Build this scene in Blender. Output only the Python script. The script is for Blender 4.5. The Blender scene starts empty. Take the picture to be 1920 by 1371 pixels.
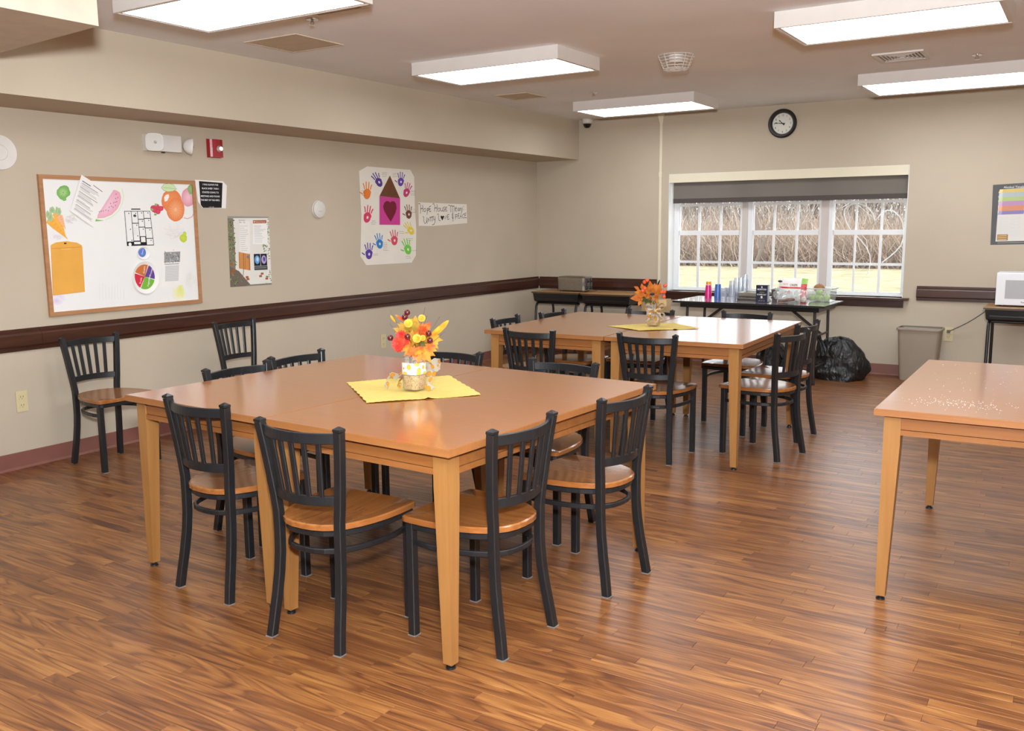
import bpy, bmesh, math, random
from mathutils import Vector, Matrix

random.seed(7)
PI = math.pi
SC = bpy.context.scene
COL = SC.collection

# ------------------------------------------------------------------ camera
FPX, YAW, PITCH, ROLL, CAMH = 1713.263, -0.56551, -0.15226, -0.00961, 1.45361
_f = Vector((math.sin(YAW)*math.cos(PITCH), math.cos(YAW)*math.cos(PITCH), math.sin(PITCH)))
_r = Vector((math.cos(YAW), -math.sin(YAW), 0))
_u = _r.cross(_f)
CR = _r*math.cos(ROLL) + _u*math.sin(ROLL)
CU = _u*math.cos(ROLL) - _r*math.sin(ROLL)
CAM = Vector((0, 0, CAMH))
cd = bpy.data.cameras.new('camera')
cam = bpy.data.objects.new('camera', cd)
COL.objects.link(cam)
cd.sensor_fit = 'HORIZONTAL'; cd.sensor_width = 36.0; cd.lens = 36.0*FPX/1920.0
cd.clip_start = 0.02; cd.clip_end = 300
M = Matrix((CR, CU, -_f)).transposed().to_4x4(); M.translation = CAM
cam.matrix_world = M
SC.camera = cam

def ray(px, py):
    return CR*((px-960)/FPX) - CU*((py-685.5)/FPX) + _f
def on_z(px, py, z): d = ray(px, py); return CAM + d*((z-CAM.z)/d.z)
def on_x(px, py, x): d = ray(px, py); return CAM + d*((x-CAM.x)/d.x)
def on_y(px, py, y): d = ray(px, py); return CAM + d*((y-CAM.y)/d.y)

# room dimensions (metres)
XL, YB, H = -5.5, 9.243, 2.5986          # left wall, back wall, ceiling
XS, ZS = -4.952, 2.1714                   # soffit face and underside
XR, YF = 2.6, -2.6                        # right and front walls (out of view)
OX0, OX1, OZ0, OZ1 = -3.868, -1.500, 0.742, 1.972   # window opening
LENS_L, SKY_S, FLASH_W, EXPO = 10.5, 4.0, 340.0, 0.0

# ------------------------------------------------------------------ world, exposure, lamps
w = bpy.data.worlds.new('overcast'); SC.world = w; w.use_nodes = True
bg = w.node_tree.nodes['Background']
bg.inputs['Color'].default_value = (0.93, 0.965, 1.0, 1); bg.inputs['Strength'].default_value = SKY_S
SC.view_settings.view_transform = 'Standard'
try: SC.view_settings.look = 'None'
except Exception: pass
SC.view_settings.gamma = 1.0; SC.view_settings.use_curve_mapping = False
SC.view_settings.exposure = EXPO
SC.cycles.use_denoising = True
SC.cycles.max_bounces = 8; SC.cycles.diffuse_bounces = 5; SC.cycles.glossy_bounces = 4
SC.cycles.transmission_bounces = 8; SC.cycles.transparent_max_bounces = 24
SC.cycles.sample_clamp_indirect = 6.0
SC.cycles.caustics_reflective = False; SC.cycles.caustics_refractive = False

def area_lamp(name, loc, sx, sy, power, color, rot=(0, 0, 0)):
    l = bpy.data.lights.new(name, 'AREA'); l.shape = 'RECTANGLE'; l.size = sx; l.size_y = sy
    l.energy = power; l.color = color
    o = bpy.data.objects.new(name, l); o.location = loc; o.rotation_euler = rot; COL.objects.link(o)
    return o
TUBE = (0.93, 0.985, 1.03)
# lamps added to light the room, for assumed ceiling fixtures outside the frame
LP = LENS_L*0.62*PI
for i, (x, y) in enumerate(((-1.05, 3.23), (1.5, 3.23), (1.5, 5.5), (1.5, 8.1), (-3.6, 0.4), (-1.05, 0.4), (1.5, 0.4))):
    area_lamp('added_ceiling_lamp', (x, y, H-0.09), 1.12, 0.52, LP, TUBE)
# the photographer's flash, held above the lens
fl = area_lamp('camera_flash', (0.10, -0.05, CAMH+0.34), 0.2, 0.2, FLASH_W, (0.95, 0.99, 1.03))
fl.rotation_euler = (Vector((-0.536, 0.844, 0.62))).to_track_quat('-Z', 'Y').to_euler()

# ------------------------------------------------------------------ materials
def lin(c):
    return tuple((x/12.92 if x <= 0.04045 else ((x+0.055)/1.055)**2.4) for x in [v/255.0 for v in c])
def S(r, g, b): return lin((r, g, b)) + (1.0,)
MATS = {}
def base_mat(name):
    m = bpy.data.materials.new(name); m.use_nodes = True; MATS[name] = m
    nt = m.node_tree; return m, nt, nt.nodes, nt.links, nt.nodes['Principled BSDF']
def mat(name, col, rough=0.5, metal=0.0, var=0.06, vscale=9.0, bump=0.0, bscale=60.0, coat=0.0, spec=0.5, emit=None):
    """plain procedural surface: colour with slight noise variation, optional fine bump"""
    if name in MATS: return MATS[name]
    m, nt, N, L, b = base_mat(name)
    b.inputs['Roughness'].default_value = rough; b.inputs['Metallic'].default_value = metal
    b.inputs['Coat Weight'].default_value = coat; b.inputs['Specular IOR Level'].default_value = spec
    tc = N.new('ShaderNodeTexCoord'); nz = N.new('ShaderNodeTexNoise')
    nz.inputs['Scale'].default_value = vscale; nz.inputs['Detail'].default_value = 4
    L.new(tc.outputs['Object'], nz.inputs['Vector'])
    rp = N.new('ShaderNodeValToRGB')
    rp.color_ramp.elements[0].position = 0.3; rp.color_ramp.elements[1].position = 0.7
    rp.color_ramp.elements[0].color = tuple(c*(1-var) for c in col[:3])+(1,)
    rp.color_ramp.elements[1].color = tuple(min(1, c*(1+var)) for c in col[:3])+(1,)
    L.new(nz.outputs['Fac'], rp.inputs['Fac']); L.new(rp.outputs['Color'], b.inputs['Base Color'])
    if bump:
        n2 = N.new('ShaderNodeTexNoise'); n2.inputs['Scale'].default_value = bscale; n2.inputs['Detail'].default_value = 3
        L.new(tc.outputs['Object'], n2.inputs['Vector'])
        bp = N.new('ShaderNodeBump'); bp.inputs['Strength'].default_value = bump; bp.inputs['Distance'].default_value = 0.004
        L.new(n2.outputs['Fac'], bp.inputs['Height']); L.new(bp.outputs['Normal'], b.inputs['Normal'])
    return m
def wood(name, c1, c2, rough, axis='X', scale=1.0, coat=0.0, spec=0.5, contrast=0.5):
    """wood: grain stretched along an object axis"""
    if name in MATS: return MATS[name]
    m, nt, N, L, b = base_mat(name)
    b.inputs['Roughness'].default_value = rough; b.inputs['Coat Weight'].default_value = coat
    b.inputs['Coat Roughness'].default_value = 0.13; b.inputs['Specular IOR Level'].default_value = spec
    tc = N.new('ShaderNodeTexCoord'); mp = N.new('ShaderNodeMapping')
    s = [38*scale, 38*scale, 38*scale]; s['XYZ'.index(axis)] = 2.2*scale
    mp.inputs['Scale'].default_value = s
    L.new(tc.outputs['Object'], mp.inputs['Vector'])
    nz = N.new('ShaderNodeTexNoise'); nz.inputs['Scale'].default_value = 1.0; nz.inputs['Detail'].default_value = 5
    nz.inputs['Roughness'].default_value = 0.6; nz.inputs['Distortion'].default_value = 0.4
    L.new(mp.outputs['Vector'], nz.inputs['Vector'])
    rp = N.new('ShaderNodeValToRGB')
    rp.color_ramp.elements[0].position = 0.5-contrast/2; rp.color_ramp.elements[1].position = 0.5+contrast/2
    rp.color_ramp.elements[0].color = c1; rp.color_ramp.elements[1].color = c2
    L.new(nz.outputs['Fac'], rp.inputs['Fac']); L.new(rp.outputs['Color'], b.inputs['Base Color'])
    return m
def clear(name, col, trans=0.85, rough=0.1, gloss=True):
    """thin clear sheet: see-through with a glossy skin by Fresnel, and a little body colour"""
    if name in MATS: return MATS[name]
    m, nt, N, L, b = base_mat(name)
    out = N['Material Output']; b.inputs['Base Color'].default_value = col; b.inputs['Roughness'].default_value = rough
    t = N.new('ShaderNodeBsdfTransparent'); t.inputs['Color'].default_value = tuple(0.6+0.4*c for c in col[:3])+(1,)
    mx = N.new('ShaderNodeMixShader'); mx.inputs['Fac'].default_value = trans
    L.new(b.outputs[0], mx.inputs[1]); L.new(t.outputs[0], mx.inputs[2])
    last = mx
    if gloss:
        g = N.new('ShaderNodeBsdfGlossy'); g.inputs['Roughness'].default_value = 0.03
        lw = N.new('ShaderNodeLayerWeight'); lw.inputs['Blend'].default_value = 0.5
        pw = N.new('ShaderNodeMath'); pw.operation = 'POWER'; pw.inputs[1].default_value = 4.0; L.new(lw.outputs['Facing'], pw.inputs[0])
        sc = N.new('ShaderNodeMath'); sc.operation = 'MULTIPLY_ADD'; sc.inputs[1].default_value = 0.6; sc.inputs[2].default_value = 0.045; L.new(pw.outputs[0], sc.inputs[0])
        m2 = N.new('ShaderNodeMixShader'); L.new(sc.outputs[0], m2.inputs['Fac'])
        L.new(mx.outputs[0], m2.inputs[1]); L.new(g.outputs[0], m2.inputs[2]); last = m2
    L.new(last.outputs[0], out.inputs['Surface'])
    return m
def attr_mat(name, rough=0.7, spec=0.3):
    if name in MATS: return MATS[name]
    m, nt, N, L, b = base_mat(name)
    a = N.new('ShaderNodeAttribute'); a.attribute_name = 'Col'
    L.new(a.outputs['Color'], b.inputs['Base Color']); b.inputs['Roughness'].default_value = rough
    b.inputs['Specular IOR Level'].default_value = spec
    return m

def wall_mat(name, col):
    m, nt, N, L, b = base_mat(name)
    b.inputs['Roughness'].default_value = 0.75; b.inputs['Specular IOR Level'].default_value = 0.25
    tc = N.new('ShaderNodeTexCoord')
    n1 = N.new('ShaderNodeTexNoise'); n1.inputs['Scale'].default_value = 1.3; n1.inputs['Detail'].default_value = 5
    n2 = N.new('ShaderNodeTexNoise'); n2.inputs['Scale'].default_value = 160; n2.inputs['Detail'].default_value = 2
    mp = N.new('ShaderNodeMapping'); mp.inputs['Scale'].default_value = (1, 1, 2.2)
    L.new(tc.outputs['Object'], n1.inputs['Vector']); L.new(tc.outputs['Object'], mp.inputs['Vector'])
    L.new(mp.outputs['Vector'], n2.inputs['Vector'])
    mx = N.new('ShaderNodeMath'); mx.operation = 'MULTIPLY_ADD'; mx.inputs[1].default_value = 0.35
    L.new(n2.outputs['Fac'], mx.inputs[0]); L.new(n1.outputs['Fac'], mx.inputs[2])
    rp = N.new('ShaderNodeValToRGB'); rp.color_ramp.elements[0].position = 0.4; rp.color_ramp.elements[1].position = 0.95
    rp.color_ramp.elements[0].color = tuple(c*0.93 for c in col[:3])+(1,)
    rp.color_ramp.elements[1].color = tuple(c*1.05 for c in col[:3])+(1,)
    L.new(mx.outputs[0], rp.inputs['Fac']); L.new(rp.outputs['Color'], b.inputs['Base Color'])
    bp = N.new('ShaderNodeBump'); bp.inputs['Strength'].default_value = 0.12; bp.inputs['Distance'].default_value = 0.002
    L.new(n2.outputs['Fac'], bp.inputs['Height']); L.new(bp.outputs['Normal'], b.inputs['Normal'])
    return m
M_WALL = wall_mat('vinyl_wallcovering', S(191, 178, 158))
M_CEIL = wall_mat('ceiling_paint', S(240, 243, 246))
M_SOFF = M_WALL

def floor_mat():
    m, nt, N, L, b = base_mat('wood_print_vinyl')
    geo = N.new('ShaderNodeNewGeometry'); at = N.new('ShaderNodeAttribute'); at.attribute_name = 'rnd'
    sep = N.new('ShaderNodeSeparateXYZ'); L.new(geo.outputs['Position'], sep.inputs[0])
    def math_(op, a, bb=None, c=None):
        n = N.new('ShaderNodeMath'); n.operation = op
        for i, v in enumerate((a, bb, c)):
            if v is None: continue
            if isinstance(v, (int, float)): n.inputs[i].default_value = v
            else: L.new(v, n.inputs[i])
        return n.outputs[0]
    off = math_('MULTIPLY', at.outputs['Fac'], 57.0)
    cx = math_('MULTIPLY_ADD', sep.outputs['X'], 1.0, off)
    cy = math_('MULTIPLY_ADD', sep.outputs['Y'], 12.0, off)
    cmb = N.new('ShaderNodeCombineXYZ'); L.new(cx, cmb.inputs[0]); L.new(cy, cmb.inputs[1])
    n1 = N.new('ShaderNodeTexNoise'); n1.inputs['Scale'].default_value = 1.0; n1.inputs['Detail'].default_value = 0.6
    n1.inputs['Distortion'].default_value = 0.5
    L.new(cmb.outputs[0], n1.inputs['Vector'])
    # contour bands of a slow noise give the cathedral figure
    bands = math_('SINE', math_('MULTIPLY', n1.outputs['Fac'], 52.0))
    cx2 = math_('MULTIPLY_ADD', sep.outputs['X'], 3.0, off)
    cy2 = math_('MULTIPLY_ADD', sep.outputs['Y'], 230.0, off)
    cm2 = N.new('ShaderNodeCombineXYZ'); L.new(cx2, cm2.inputs[0]); L.new(cy2, cm2.inputs[1])
    n2 = N.new('ShaderNodeTexNoise'); n2.inputs['Scale'].default_value = 1.0; n2.inputs['Detail'].default_value = 3
    L.new(cm2.outputs[0], n2.inputs['Vector'])
    cx3 = math_('MULTIPLY_ADD', sep.outputs['X'], 2.6, off)
    cy3 = math_('MULTIPLY_ADD', sep.outputs['Y'], 24.0, off)
    cm3 = N.new('ShaderNodeCombineXYZ'); L.new(cx3, cm3.inputs[0]); L.new(cy3, cm3.inputs[1])
    n3 = N.new('ShaderNodeTexNoise'); n3.inputs['Scale'].default_value = 1.0; n3.inputs['Detail'].default_value = 2
    L.new(cm3.outputs[0], n3.inputs['Vector'])
    v = math_('MULTIPLY_ADD', bands, 0.10, 0.5)
    v = math_('MULTIPLY_ADD', math_('SUBTRACT', n2.outputs['Fac'], 0.5), 0.7, v)
    v = math_('MULTIPLY_ADD', math_('SUBTRACT', n3.outputs['Fac'], 0.5), 0.75, v)
    v = math_('MULTIPLY_ADD', math_('SUBTRACT', at.outputs['Fac'], 0.5), 0.24, v)
    dk = math_('POWER', math_('MULTIPLY_ADD', math_('SINE', math_('MULTIPLY', n1.outputs['Fac'], 78.0)), 0.5, 0.5), 5.0)
    v = math_('MULTIPLY_ADD', dk, -0.20, v)
    rp = N.new('ShaderNodeValToRGB'); e = rp.color_ramp.elements
    e[0].position = 0.10; e[0].color = S(81, 45, 25)
    e[1].position = 0.95; e[1].color = S(172, 121, 66)
    k = e.new(0.36); k.color = S(109, 65, 33)
    k = e.new(0.6); k.color = S(139, 89, 46)
    L.new(v, rp.inputs['Fac']); L.new(rp.outputs['Color'], b.inputs['Base Color'])
    b.inputs['Roughness'].default_value = 0.36
    rr = math_('MULTIPLY_ADD', n2.outputs['Fac'], 0.12, 0.38); L.new(rr, b.inputs['Roughness'])
    b.inputs['Specular IOR Level'].default_value = 0.35; b.inputs['Coat Weight'].default_value = 0.45; b.inputs['Coat Roughness'].default_value = 0.25
    bp = N.new('ShaderNodeBump'); bp.inputs['Strength'].default_value = 0.10; bp.inputs['Distance'].default_value = 0.001
    L.new(n2.outputs['Fac'], bp.inputs['Height']); L.new(bp.outputs['Normal'], b.inputs['Normal'])
    return m
M_FLOOR = floor_mat()
M_RAIL = wood('dark_stained_wood', S(48, 23, 13), S(76, 41, 25), 0.38, 'Y', 1.0)
M_RAILX = wood('dark_stained_wood_across', S(48, 23, 13), S(76, 41, 25), 0.38, 'X', 1.0)
M_BASE = mat('brown_rubber_base', S(126, 80, 69), 0.5)
M_TOP = wood('laminate_top', S(150, 89, 39), S(169, 105, 50), 0.30, 'X', 2.2, coat=1.0, spec=0.4, contrast=0.7)
M_EDGE = wood('table_edge', S(140, 89, 46), S(156, 103, 59), 0.4, 'X', 1.2)
M_APRON = wood('apron_maple', S(132, 80, 38), S(150, 97, 52), 0.38, 'X', 1.0)
M_LEG = wood('leg_maple', S(144, 97, 50), S(160, 115, 65), 0.36, 'Z', 1.0)
M_SEAT = wood('seat_oak', S(129, 73, 31), S(161, 105, 56), 0.24, 'Y', 0.8, coat=0.4)
M_BLK = mat('black_powder_coat', S(27, 28, 30), 0.36, 0.0, 0.12, 30, bump=0.05, bscale=300)
M_FOOT = mat('grey_foot', S(120, 120, 118), 0.4)
M_PAD = mat('black_plastic_pad', S(22, 22, 22), 0.4)
M_WHITE = mat('white_enamel', S(216, 211, 205), 0.45, var=0.02)
M_VINYLW = mat('white_window_vinyl', S(236, 237, 238), 0.35, var=0.01)
M_MULL = mat('mullion_cover', S(205, 196, 190), 0.5, var=0.02)
M_PAPER = mat('white_paper', S(238, 236, 232), 0.8, var=0.015, spec=0.2)
M_KRAFT = mat('kraft_board', S(192, 163, 117), 0.8, var=0.06)
M_CREAM = mat('cream_plastic', S(226, 217, 192), 0.45, var=0.02)
M_IVORY = mat('ivory_plastic', S(206, 192, 150), 0.45, var=0.02)
M_PRINT = attr_mat('printed_ink', 0.6, 0.3)
M_DARKW = mat('black_plastic', S(24, 23, 24), 0.28, var=0.1)
M_STEEL = mat('brushed_steel', S(170, 165, 156), 0.32, 1.0, 0.06, 40)
M_CHROME = mat('chrome', S(215, 215, 215), 0.12, 1.0, 0.02)

# ------------------------------------------------------------------ mesh helpers
class MB:
    def __init__(s): s.bm = bmesh.new()
    def box(s, x0, x1, y0, y1, z0, z1, mi=0, mtx=None):
        vs = [s.bm.verts.new((x, y, z)) for x in (x0, x1) for y in (y0, y1) for z in (z0, z1)]
        fs = []
        for q in ((0, 1, 3, 2), (4, 6, 7, 5), (0, 4, 5, 1), (2, 3, 7, 6), (0, 2, 6, 4), (1, 5, 7, 3)):
            f = s.bm.faces.new([vs[i] for i in q]); f.material_index = mi; fs.append(f)
        if mtx is not None:
            for v in vs: v.co = mtx @ v.co
        return vs
    def hexa(s, lo, hi, mi=0):
        a = [s.bm.verts.new(p) for p in lo]; b = [s.bm.verts.new(p) for p in hi]; n = len(lo)
        fs = [s.bm.faces.new(a[::-1]), s.bm.faces.new(b)]
        for i in range(n): fs.append(s.bm.faces.new([a[i], a[(i+1) % n], b[(i+1) % n], b[i]]))
        for f in fs: f.material_index = mi
        return a+b
    def face(s, pts, mi=0):
        f = s.bm.faces.new([s.bm.verts.new(p) for p in pts]); f.material_index = mi; return f
    def loft(s, rings, closed=True, caps=True, mi=0):
        R = [[s.bm.verts.new(p) for p in r] for r in rings]; n = len(R[0])
        for a, b in zip(R, R[1:]):
            for i in range(n if closed else n-1):
                j = (i+1) % n
                f = s.bm.faces.new([a[i], a[j], b[j], b[i]]); f.material_index = mi
        if caps and closed:
            f = s.bm.faces.new(R[0][::-1]); f.material_index = mi
            f = s.bm.faces.new(R[-1]); f.material_index = mi
        return R
    def tube(s, pts, r, n=8, mi=0, caps=True):
        pts = [Vector(p) for p in pts]; rings = []
        for i, p in enumerate(pts):
            t = (pts[min(i+1, len(pts)-1)]-pts[max(i-1, 0)]).normalized()
            a = t.cross(Vector((0, 0, 1)))
            if a.length < 1e-3: a = t.cross(Vector((0, 1, 0)))
            a.normalize(); b = a.cross(t)
            rr = r[i] if isinstance(r, (list, tuple)) else r
            rings.append([p+a*(rr*math.cos(2*PI*k/n))+b*(rr*math.sin(2*PI*k/n)) for k in range(n)])
        return s.loft(rings, True, caps, mi)
    def sweep(s, pts, wa, wb, ref, ch=0.003, closed=False, mi=0):
        """chamfered rectangular bar along a path; wa along ref, wb across"""
        pts = [Vector(p) for p in pts]; ref = Vector(ref); rings = []; n = len(pts)
        for i, p in enumerate(pts):
            if closed: t = pts[(i+1) % n]-pts[i-1]
            else: t = pts[min(i+1, n-1)]-pts[max(i-1, 0)]
            t.normalize(); a = (ref-t*ref.dot(t)).normalized(); b = t.cross(a)
            A, B, c = wa/2, wb/2, ch
            rings.append([p+a*x+b*y for x, y in ((A, B-c), (A-c, B), (-A+c, B), (-A, B-c), (-A, -B+c), (-A+c, -B), (A-c, -B), (A, -B+c))])
        if closed: return s.loft(rings+[rings[0]], True, False, mi)
        return s.loft(rings, True, True, mi)
    def lathe(s, prof, n=24, c=(0, 0, 0), mi=0, cap0=True, cap1=True, sq=None):
        c = Vector(c); rings = []
        for r, z in prof:
            ring = []
            for k in range(n):
                a = 2*PI*k/n; q = 1.0
                if sq: q = (abs(math.cos(a))**sq+abs(math.sin(a))**sq)**(-1.0/sq)
                ring.append(c+Vector((r*q*math.cos(a), r*q*math.sin(a), z)))
            rings.append(ring)
        R = s.loft(rings, True, False, mi)
        if cap0 and prof[0][0] > 1e-5: s.bm.faces.new(R[0][::-1]).material_index = mi
        if cap1 and prof[-1][0] > 1e-5: s.bm.faces.new(R[-1]).material_index = mi
        return R
    def sphere(s, c, r, n=10, m=7, sc=(1, 1, 1), mi=0):
        prof = [(r*math.sin(PI*i/m) if 0 < i < m else 0.0008*r, -r*math.cos(PI*i/m)) for i in range(m+1)]
        R = s.lathe(prof, n, (0, 0, 0), mi)
        for ring in R:
            for v in ring: v.co = Vector((v.co.x*sc[0], v.co.y*sc[1], v.co.z*sc[2]))+Vector(c)
    def bevel(s, wd, seg=1):
        bmesh.ops.bevel(s.bm, geom=[e for e in s.bm.edges if len(e.link_faces) == 2 and e.calc_face_angle(0) > 0.5],
                        offset=wd, segments=seg, affect='EDGES', profile=0.7)
    def xf(s, m):
        bmesh.ops.transform(s.bm, matrix=m, verts=s.bm.verts); return s
    def build(s, name, m, parent=None, smooth=False, loc=None, rot=None, normals=True):
        if normals: bmesh.ops.recalc_face_normals(s.bm, faces=s.bm.faces)
        me = bpy.data.meshes.new(name); s.bm.to_mesh(me); s.bm.free()
        for x in (m if isinstance(m, (list, tuple)) else [m]): me.materials.append(x)
        if smooth:
            for p in me.polygons: p.use_smooth = True
            me.set_sharp_from_angle(angle=0.7)
        o = bpy.data.objects.new(name, me); COL.objects.link(o)
        if parent is not None: o.parent = parent
        if loc is not None: o.location = loc
        if rot is not None: o.rotation_euler = rot
        return o
def tag(o, label=None, cat=None, group=None, kind=None):
    for k, v in (('label', label), ('category', cat), ('group', group), ('kind', kind)):
        if v: o[k] = v
    return o
def thing(name, label, cat, loc=(0, 0, 0), rz=0.0, group=None):
    o = bpy.data.objects.new(name, None); o.location = loc; o.rotation_euler = (0, 0, rz); o.empty_display_size = 0.05
    COL.objects.link(o); return tag(o, label, cat, group)
def kids(o): return [c for c in bpy.data.objects if c.parent == o]
def dup(o, label, loc=None, rz=None):
    def cp(x, par):
        c = x.copy(); COL.objects.link(c)
        if par is not None: c.parent = par
        for k in TREE.get(x.name, ()): cp(k, c)
        return c
    c = cp(o, None); c['label'] = label
    if loc is not None: c.location = loc
    if rz is not None: c.rotation_euler = (0, 0, rz)
    return c
TREE = {}
def learn(o):
    for c in kids(o):
        TREE.setdefault(o.name, []).append(c); learn(c)
def struct(o, kind='structure'): o['kind'] = kind; return o

# flat print -----------------------------------------------------------------
class Print:
    """coloured ink polygons on a plane given by origin, u, v (normal u x v)"""
    def __init__(s, o, u, v, step=0.0004):
        s.o, s.u, s.v = Vector(o), Vector(u).normalized(), Vector(v).normalized()
        s.n = s.u.cross(s.v); s.P = []; s.F = []; s.C = []; s.k = 0; s.step = step
    def _add(s, pts, faces, cols):
        s.k += 1; h = 0.00012+0.000006*s.k; b = len(s.P)
        s.P += [s.o+s.u*p[0]+s.v*p[1]+s.n*h for p in pts]
        for f in faces: s.F.append([b+i for i in f]); s.C.append([cols[i] for i in f])
    def poly(s, pts, c):
        c = c if isinstance(c[0], (list, tuple)) else [c]*len(pts)
        s._add(pts, [list(range(len(pts)))], [tuple(x)[:3]+(1,) for x in c])
    def fan(s, cen, pts, cc, ce):
        n = len(pts); s._add([cen]+list(pts), [[0, 1+i, 1+(i+1) % n] for i in range(n)], [tuple(cc)[:3]+(1,)]+[tuple(ce)[:3]+(1,)]*n)
    def rect(s, x0, y0, x1, y1, c): s.poly([(x0, y0), (x1, y0), (x1, y1), (x0, y1)], c)
    def ell(s, cx, cy, rx, ry, c, n=20, rot=0, c2=None):
        ca, sa = math.cos(rot), math.sin(rot)
        p = [(cx+rx*math.cos(2*PI*i/n)*ca-ry*math.sin(2*PI*i/n)*sa, cy+rx*math.cos(2*PI*i/n)*sa+ry*math.sin(2*PI*i/n)*ca) for i in range(n)]
        if c2: s.fan((cx, cy), p, c, c2)
        else: s.poly(p, c)
    def line(s, pts, wd, c):
        pts = [Vector((p[0], p[1])) for p in pts]; L = []; R = []
        for i, p in enumerate(pts):
            t = pts[min(i+1, len(pts)-1)]-pts[max(i-1, 0)]
            if t.length < 1e-9: t = Vector((1, 0))
            t.normalize(); n = Vector((-t.y, t.x))*wd/2
            if i == 0: p = p-t*wd*0.3
            if i == len(pts)-1: p = p+t*wd*0.3
            L.append(p+n); R.append(p-n)
        n = len(pts)
        s._add(L+R, [[i, n+i, n+i+1, i+1] for i in range(n-1)], [tuple(c)[:3]+(1,)]*(2*n))
    def text(s, txt, x, y, size, c, rot=0, align='LEFT', sx=1.0, bold=0.0):
        P, F = text_mesh(txt, align, bold); ca, sa = math.cos(rot), math.sin(rot)
        q = [(x+size*(sx*a*ca-b*sa), y+size*(sx*a*sa+b*ca)) for a, b in P]
        s._add(q, F, [tuple(c)[:3]+(1,)]*len(q))
    def bars(s, x0, y0, x1, y1, n, c, fill=0.45, seed=1):
        r = random.Random(seed); dy = (y1-y0)/n
        for i in range(n):
            yy = y1-dy*(i+0.5); e = x0+(x1-x0)*r.uniform(0.6, 1.0)
            s.rect(x0, yy-dy*fill/2, e, yy+dy*fill/2, c)
    def build(s, name, parent, m=None):
        me = bpy.data.meshes.new(name); me.from_pydata([tuple(p) for p in s.P], [], s.F)
        a = me.color_attributes.new('Col', 'FLOAT_COLOR', 'CORNER'); i = 0
        for f in s.C:
            for c in f: a.data[i].color = c; i += 1
        me.materials.append(m or M_PRINT)
        o = bpy.data.objects.new(name, me); COL.objects.link(o); o.parent = parent
        if parent is not None: o.matrix_parent_inverse = parent_inv(parent)
        return o
def parent_inv(p):
    return (Matrix.Translation(p.location) @ p.rotation_euler.to_matrix().to_4x4()).inverted()
_TX = {}
def text_mesh(txt, align='LEFT', bold=0.0):
    k = (txt, align, bold)
    if k not in _TX:
        cu = bpy.data.curves.new('t', 'FONT'); cu.body = txt; cu.align_x = align; cu.size = 1.0; cu.resolution_u = 3; cu.offset = bold
        ob = bpy.data.objects.new('t', cu); COL.objects.link(ob)
        dg = bpy.context.evaluated_depsgraph_get(); me = ob.evaluated_get(dg).to_mesh()
        _TX[k] = ([(v.co.x, v.co.y) for v in me.vertices], [list(p.vertices) for p in me.polygons])
        ob.evaluated_get(dg).to_mesh_clear(); bpy.data.objects.remove(ob); bpy.data.curves.remove(cu)
    return _TX[k]
def sheet(name, pts, th, m, o, u, v, parent=None, curl=None):
    """thin sheet of real thickness standing off a wall; pts in (u, v)"""
    o, u, v = Vector(o), Vector(u), Vector(v); n = u.cross(v)
    b = MB(); b.hexa([o+u*x+v*y for x, y in pts], [o+u*x+v*y+n*th for x, y in pts])
    return b.build(name, m, parent)

# ------------------------------------------------------------------ room shell
def quadbox(name, x0, x1, y0, y1, z0, z1, m, parent=None):
    b = MB(); b.box(x0, x1, y0, y1, z0, z1); return b.build(name, m, parent)
T = 0.2
M_SUB = mat('floor_underlay', S(70, 42, 26), 0.7)
floor = struct(quadbox('floor', XL-T, XR+T, YF-T, YB+T, -0.2, -0.004, M_SUB))
struct(quadbox('ceiling', XL-T, XR+T, YF-T, YB+T, H, H+0.2, M_CEIL))
struct(quadbox('wall_left', XL-T, XL, YF-T, YB+T, -0.2, H, M_WALL))
struct(quadbox('wall_right', XR, XR+T, YF-T, YB+T, -0.2, H, M_WALL))
struct(quadbox('wall_front', XL, XR, YF-T, YF, -0.2, H, M_WALL))
b = MB()
b.box(XL, OX0, YB, YB+T, -0.2, H); b.box(OX1, XR, YB, YB+T, -0.2, H)
b.box(OX0, OX1, YB, YB+T, -0.2, OZ0); b.box(OX0, OX1, YB, YB+T, OZ1, H)
struct(b.build('wall_back', M_WALL))
b = MB(); b.box(XL, XS, YF, YB, ZS, H); struct(b.build('ceiling_soffit', M_SOFF))
# lower bulkhead, front left
pc = on_z(185, 49, 2.3); pl = on_z(0, 99, 2.3)
d = (pl-pc); far = pc + d*((XS-pc.x)/d.x)
b = MB(); b.hexa([(pc.x, YF, 2.3), (pc.x, pc.y, 2.3), (XS, far.y, 2.3), (XS, YF, 2.3)], [(pc.x, YF, H), (pc.x, pc.y, H), (XS, far.y, H), (XS, YF, H)])
struct(b.build('ceiling_bulkhead', mat('bulkhead_paint', S(206, 196, 178), 0.7)))

# floor strips: the 300 that show largest as parts, the rest as one stuff part
PW, GAP = 0.0525, 0.0007
strips = []; y = 0.80; row = 0
rp_ = random.Random(3)
while y < YB-0.001:
    x = XL-rp_.random()*0.75
    while x < XR:
        ln = rp_.choice((0.42, 0.6, 0.75, 0.75, 0.9)); x0, x1 = max(x, XL), min(x+ln, XR)
        if x1-x0 > 0.02: strips.append((x0+GAP/2, x1-GAP/2, y+GAP/2, min(y+PW, YB)-GAP/2, rp_.random()))
        x += ln
    y += PW; row += 1
def shown(s):
    best = 0.0
    for f in (0.1, 0.3, 0.5, 0.7, 0.9):
        p = Vector((s[0]+(s[1]-s[0])*f, (s[2]+s[3])/2, 0))-CAM; zc = p.dot(_f)
        if zc < 0.2: continue
        px, py = p.dot(CR)/zc*FPX+960, 685.5-p.dot(CU)/zc*FPX
        if 0 < px < 1920 and 0 < py < 1371: best += (s[1]-s[0])/zc**3
    return -best
strips.sort(key=shown)
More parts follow.
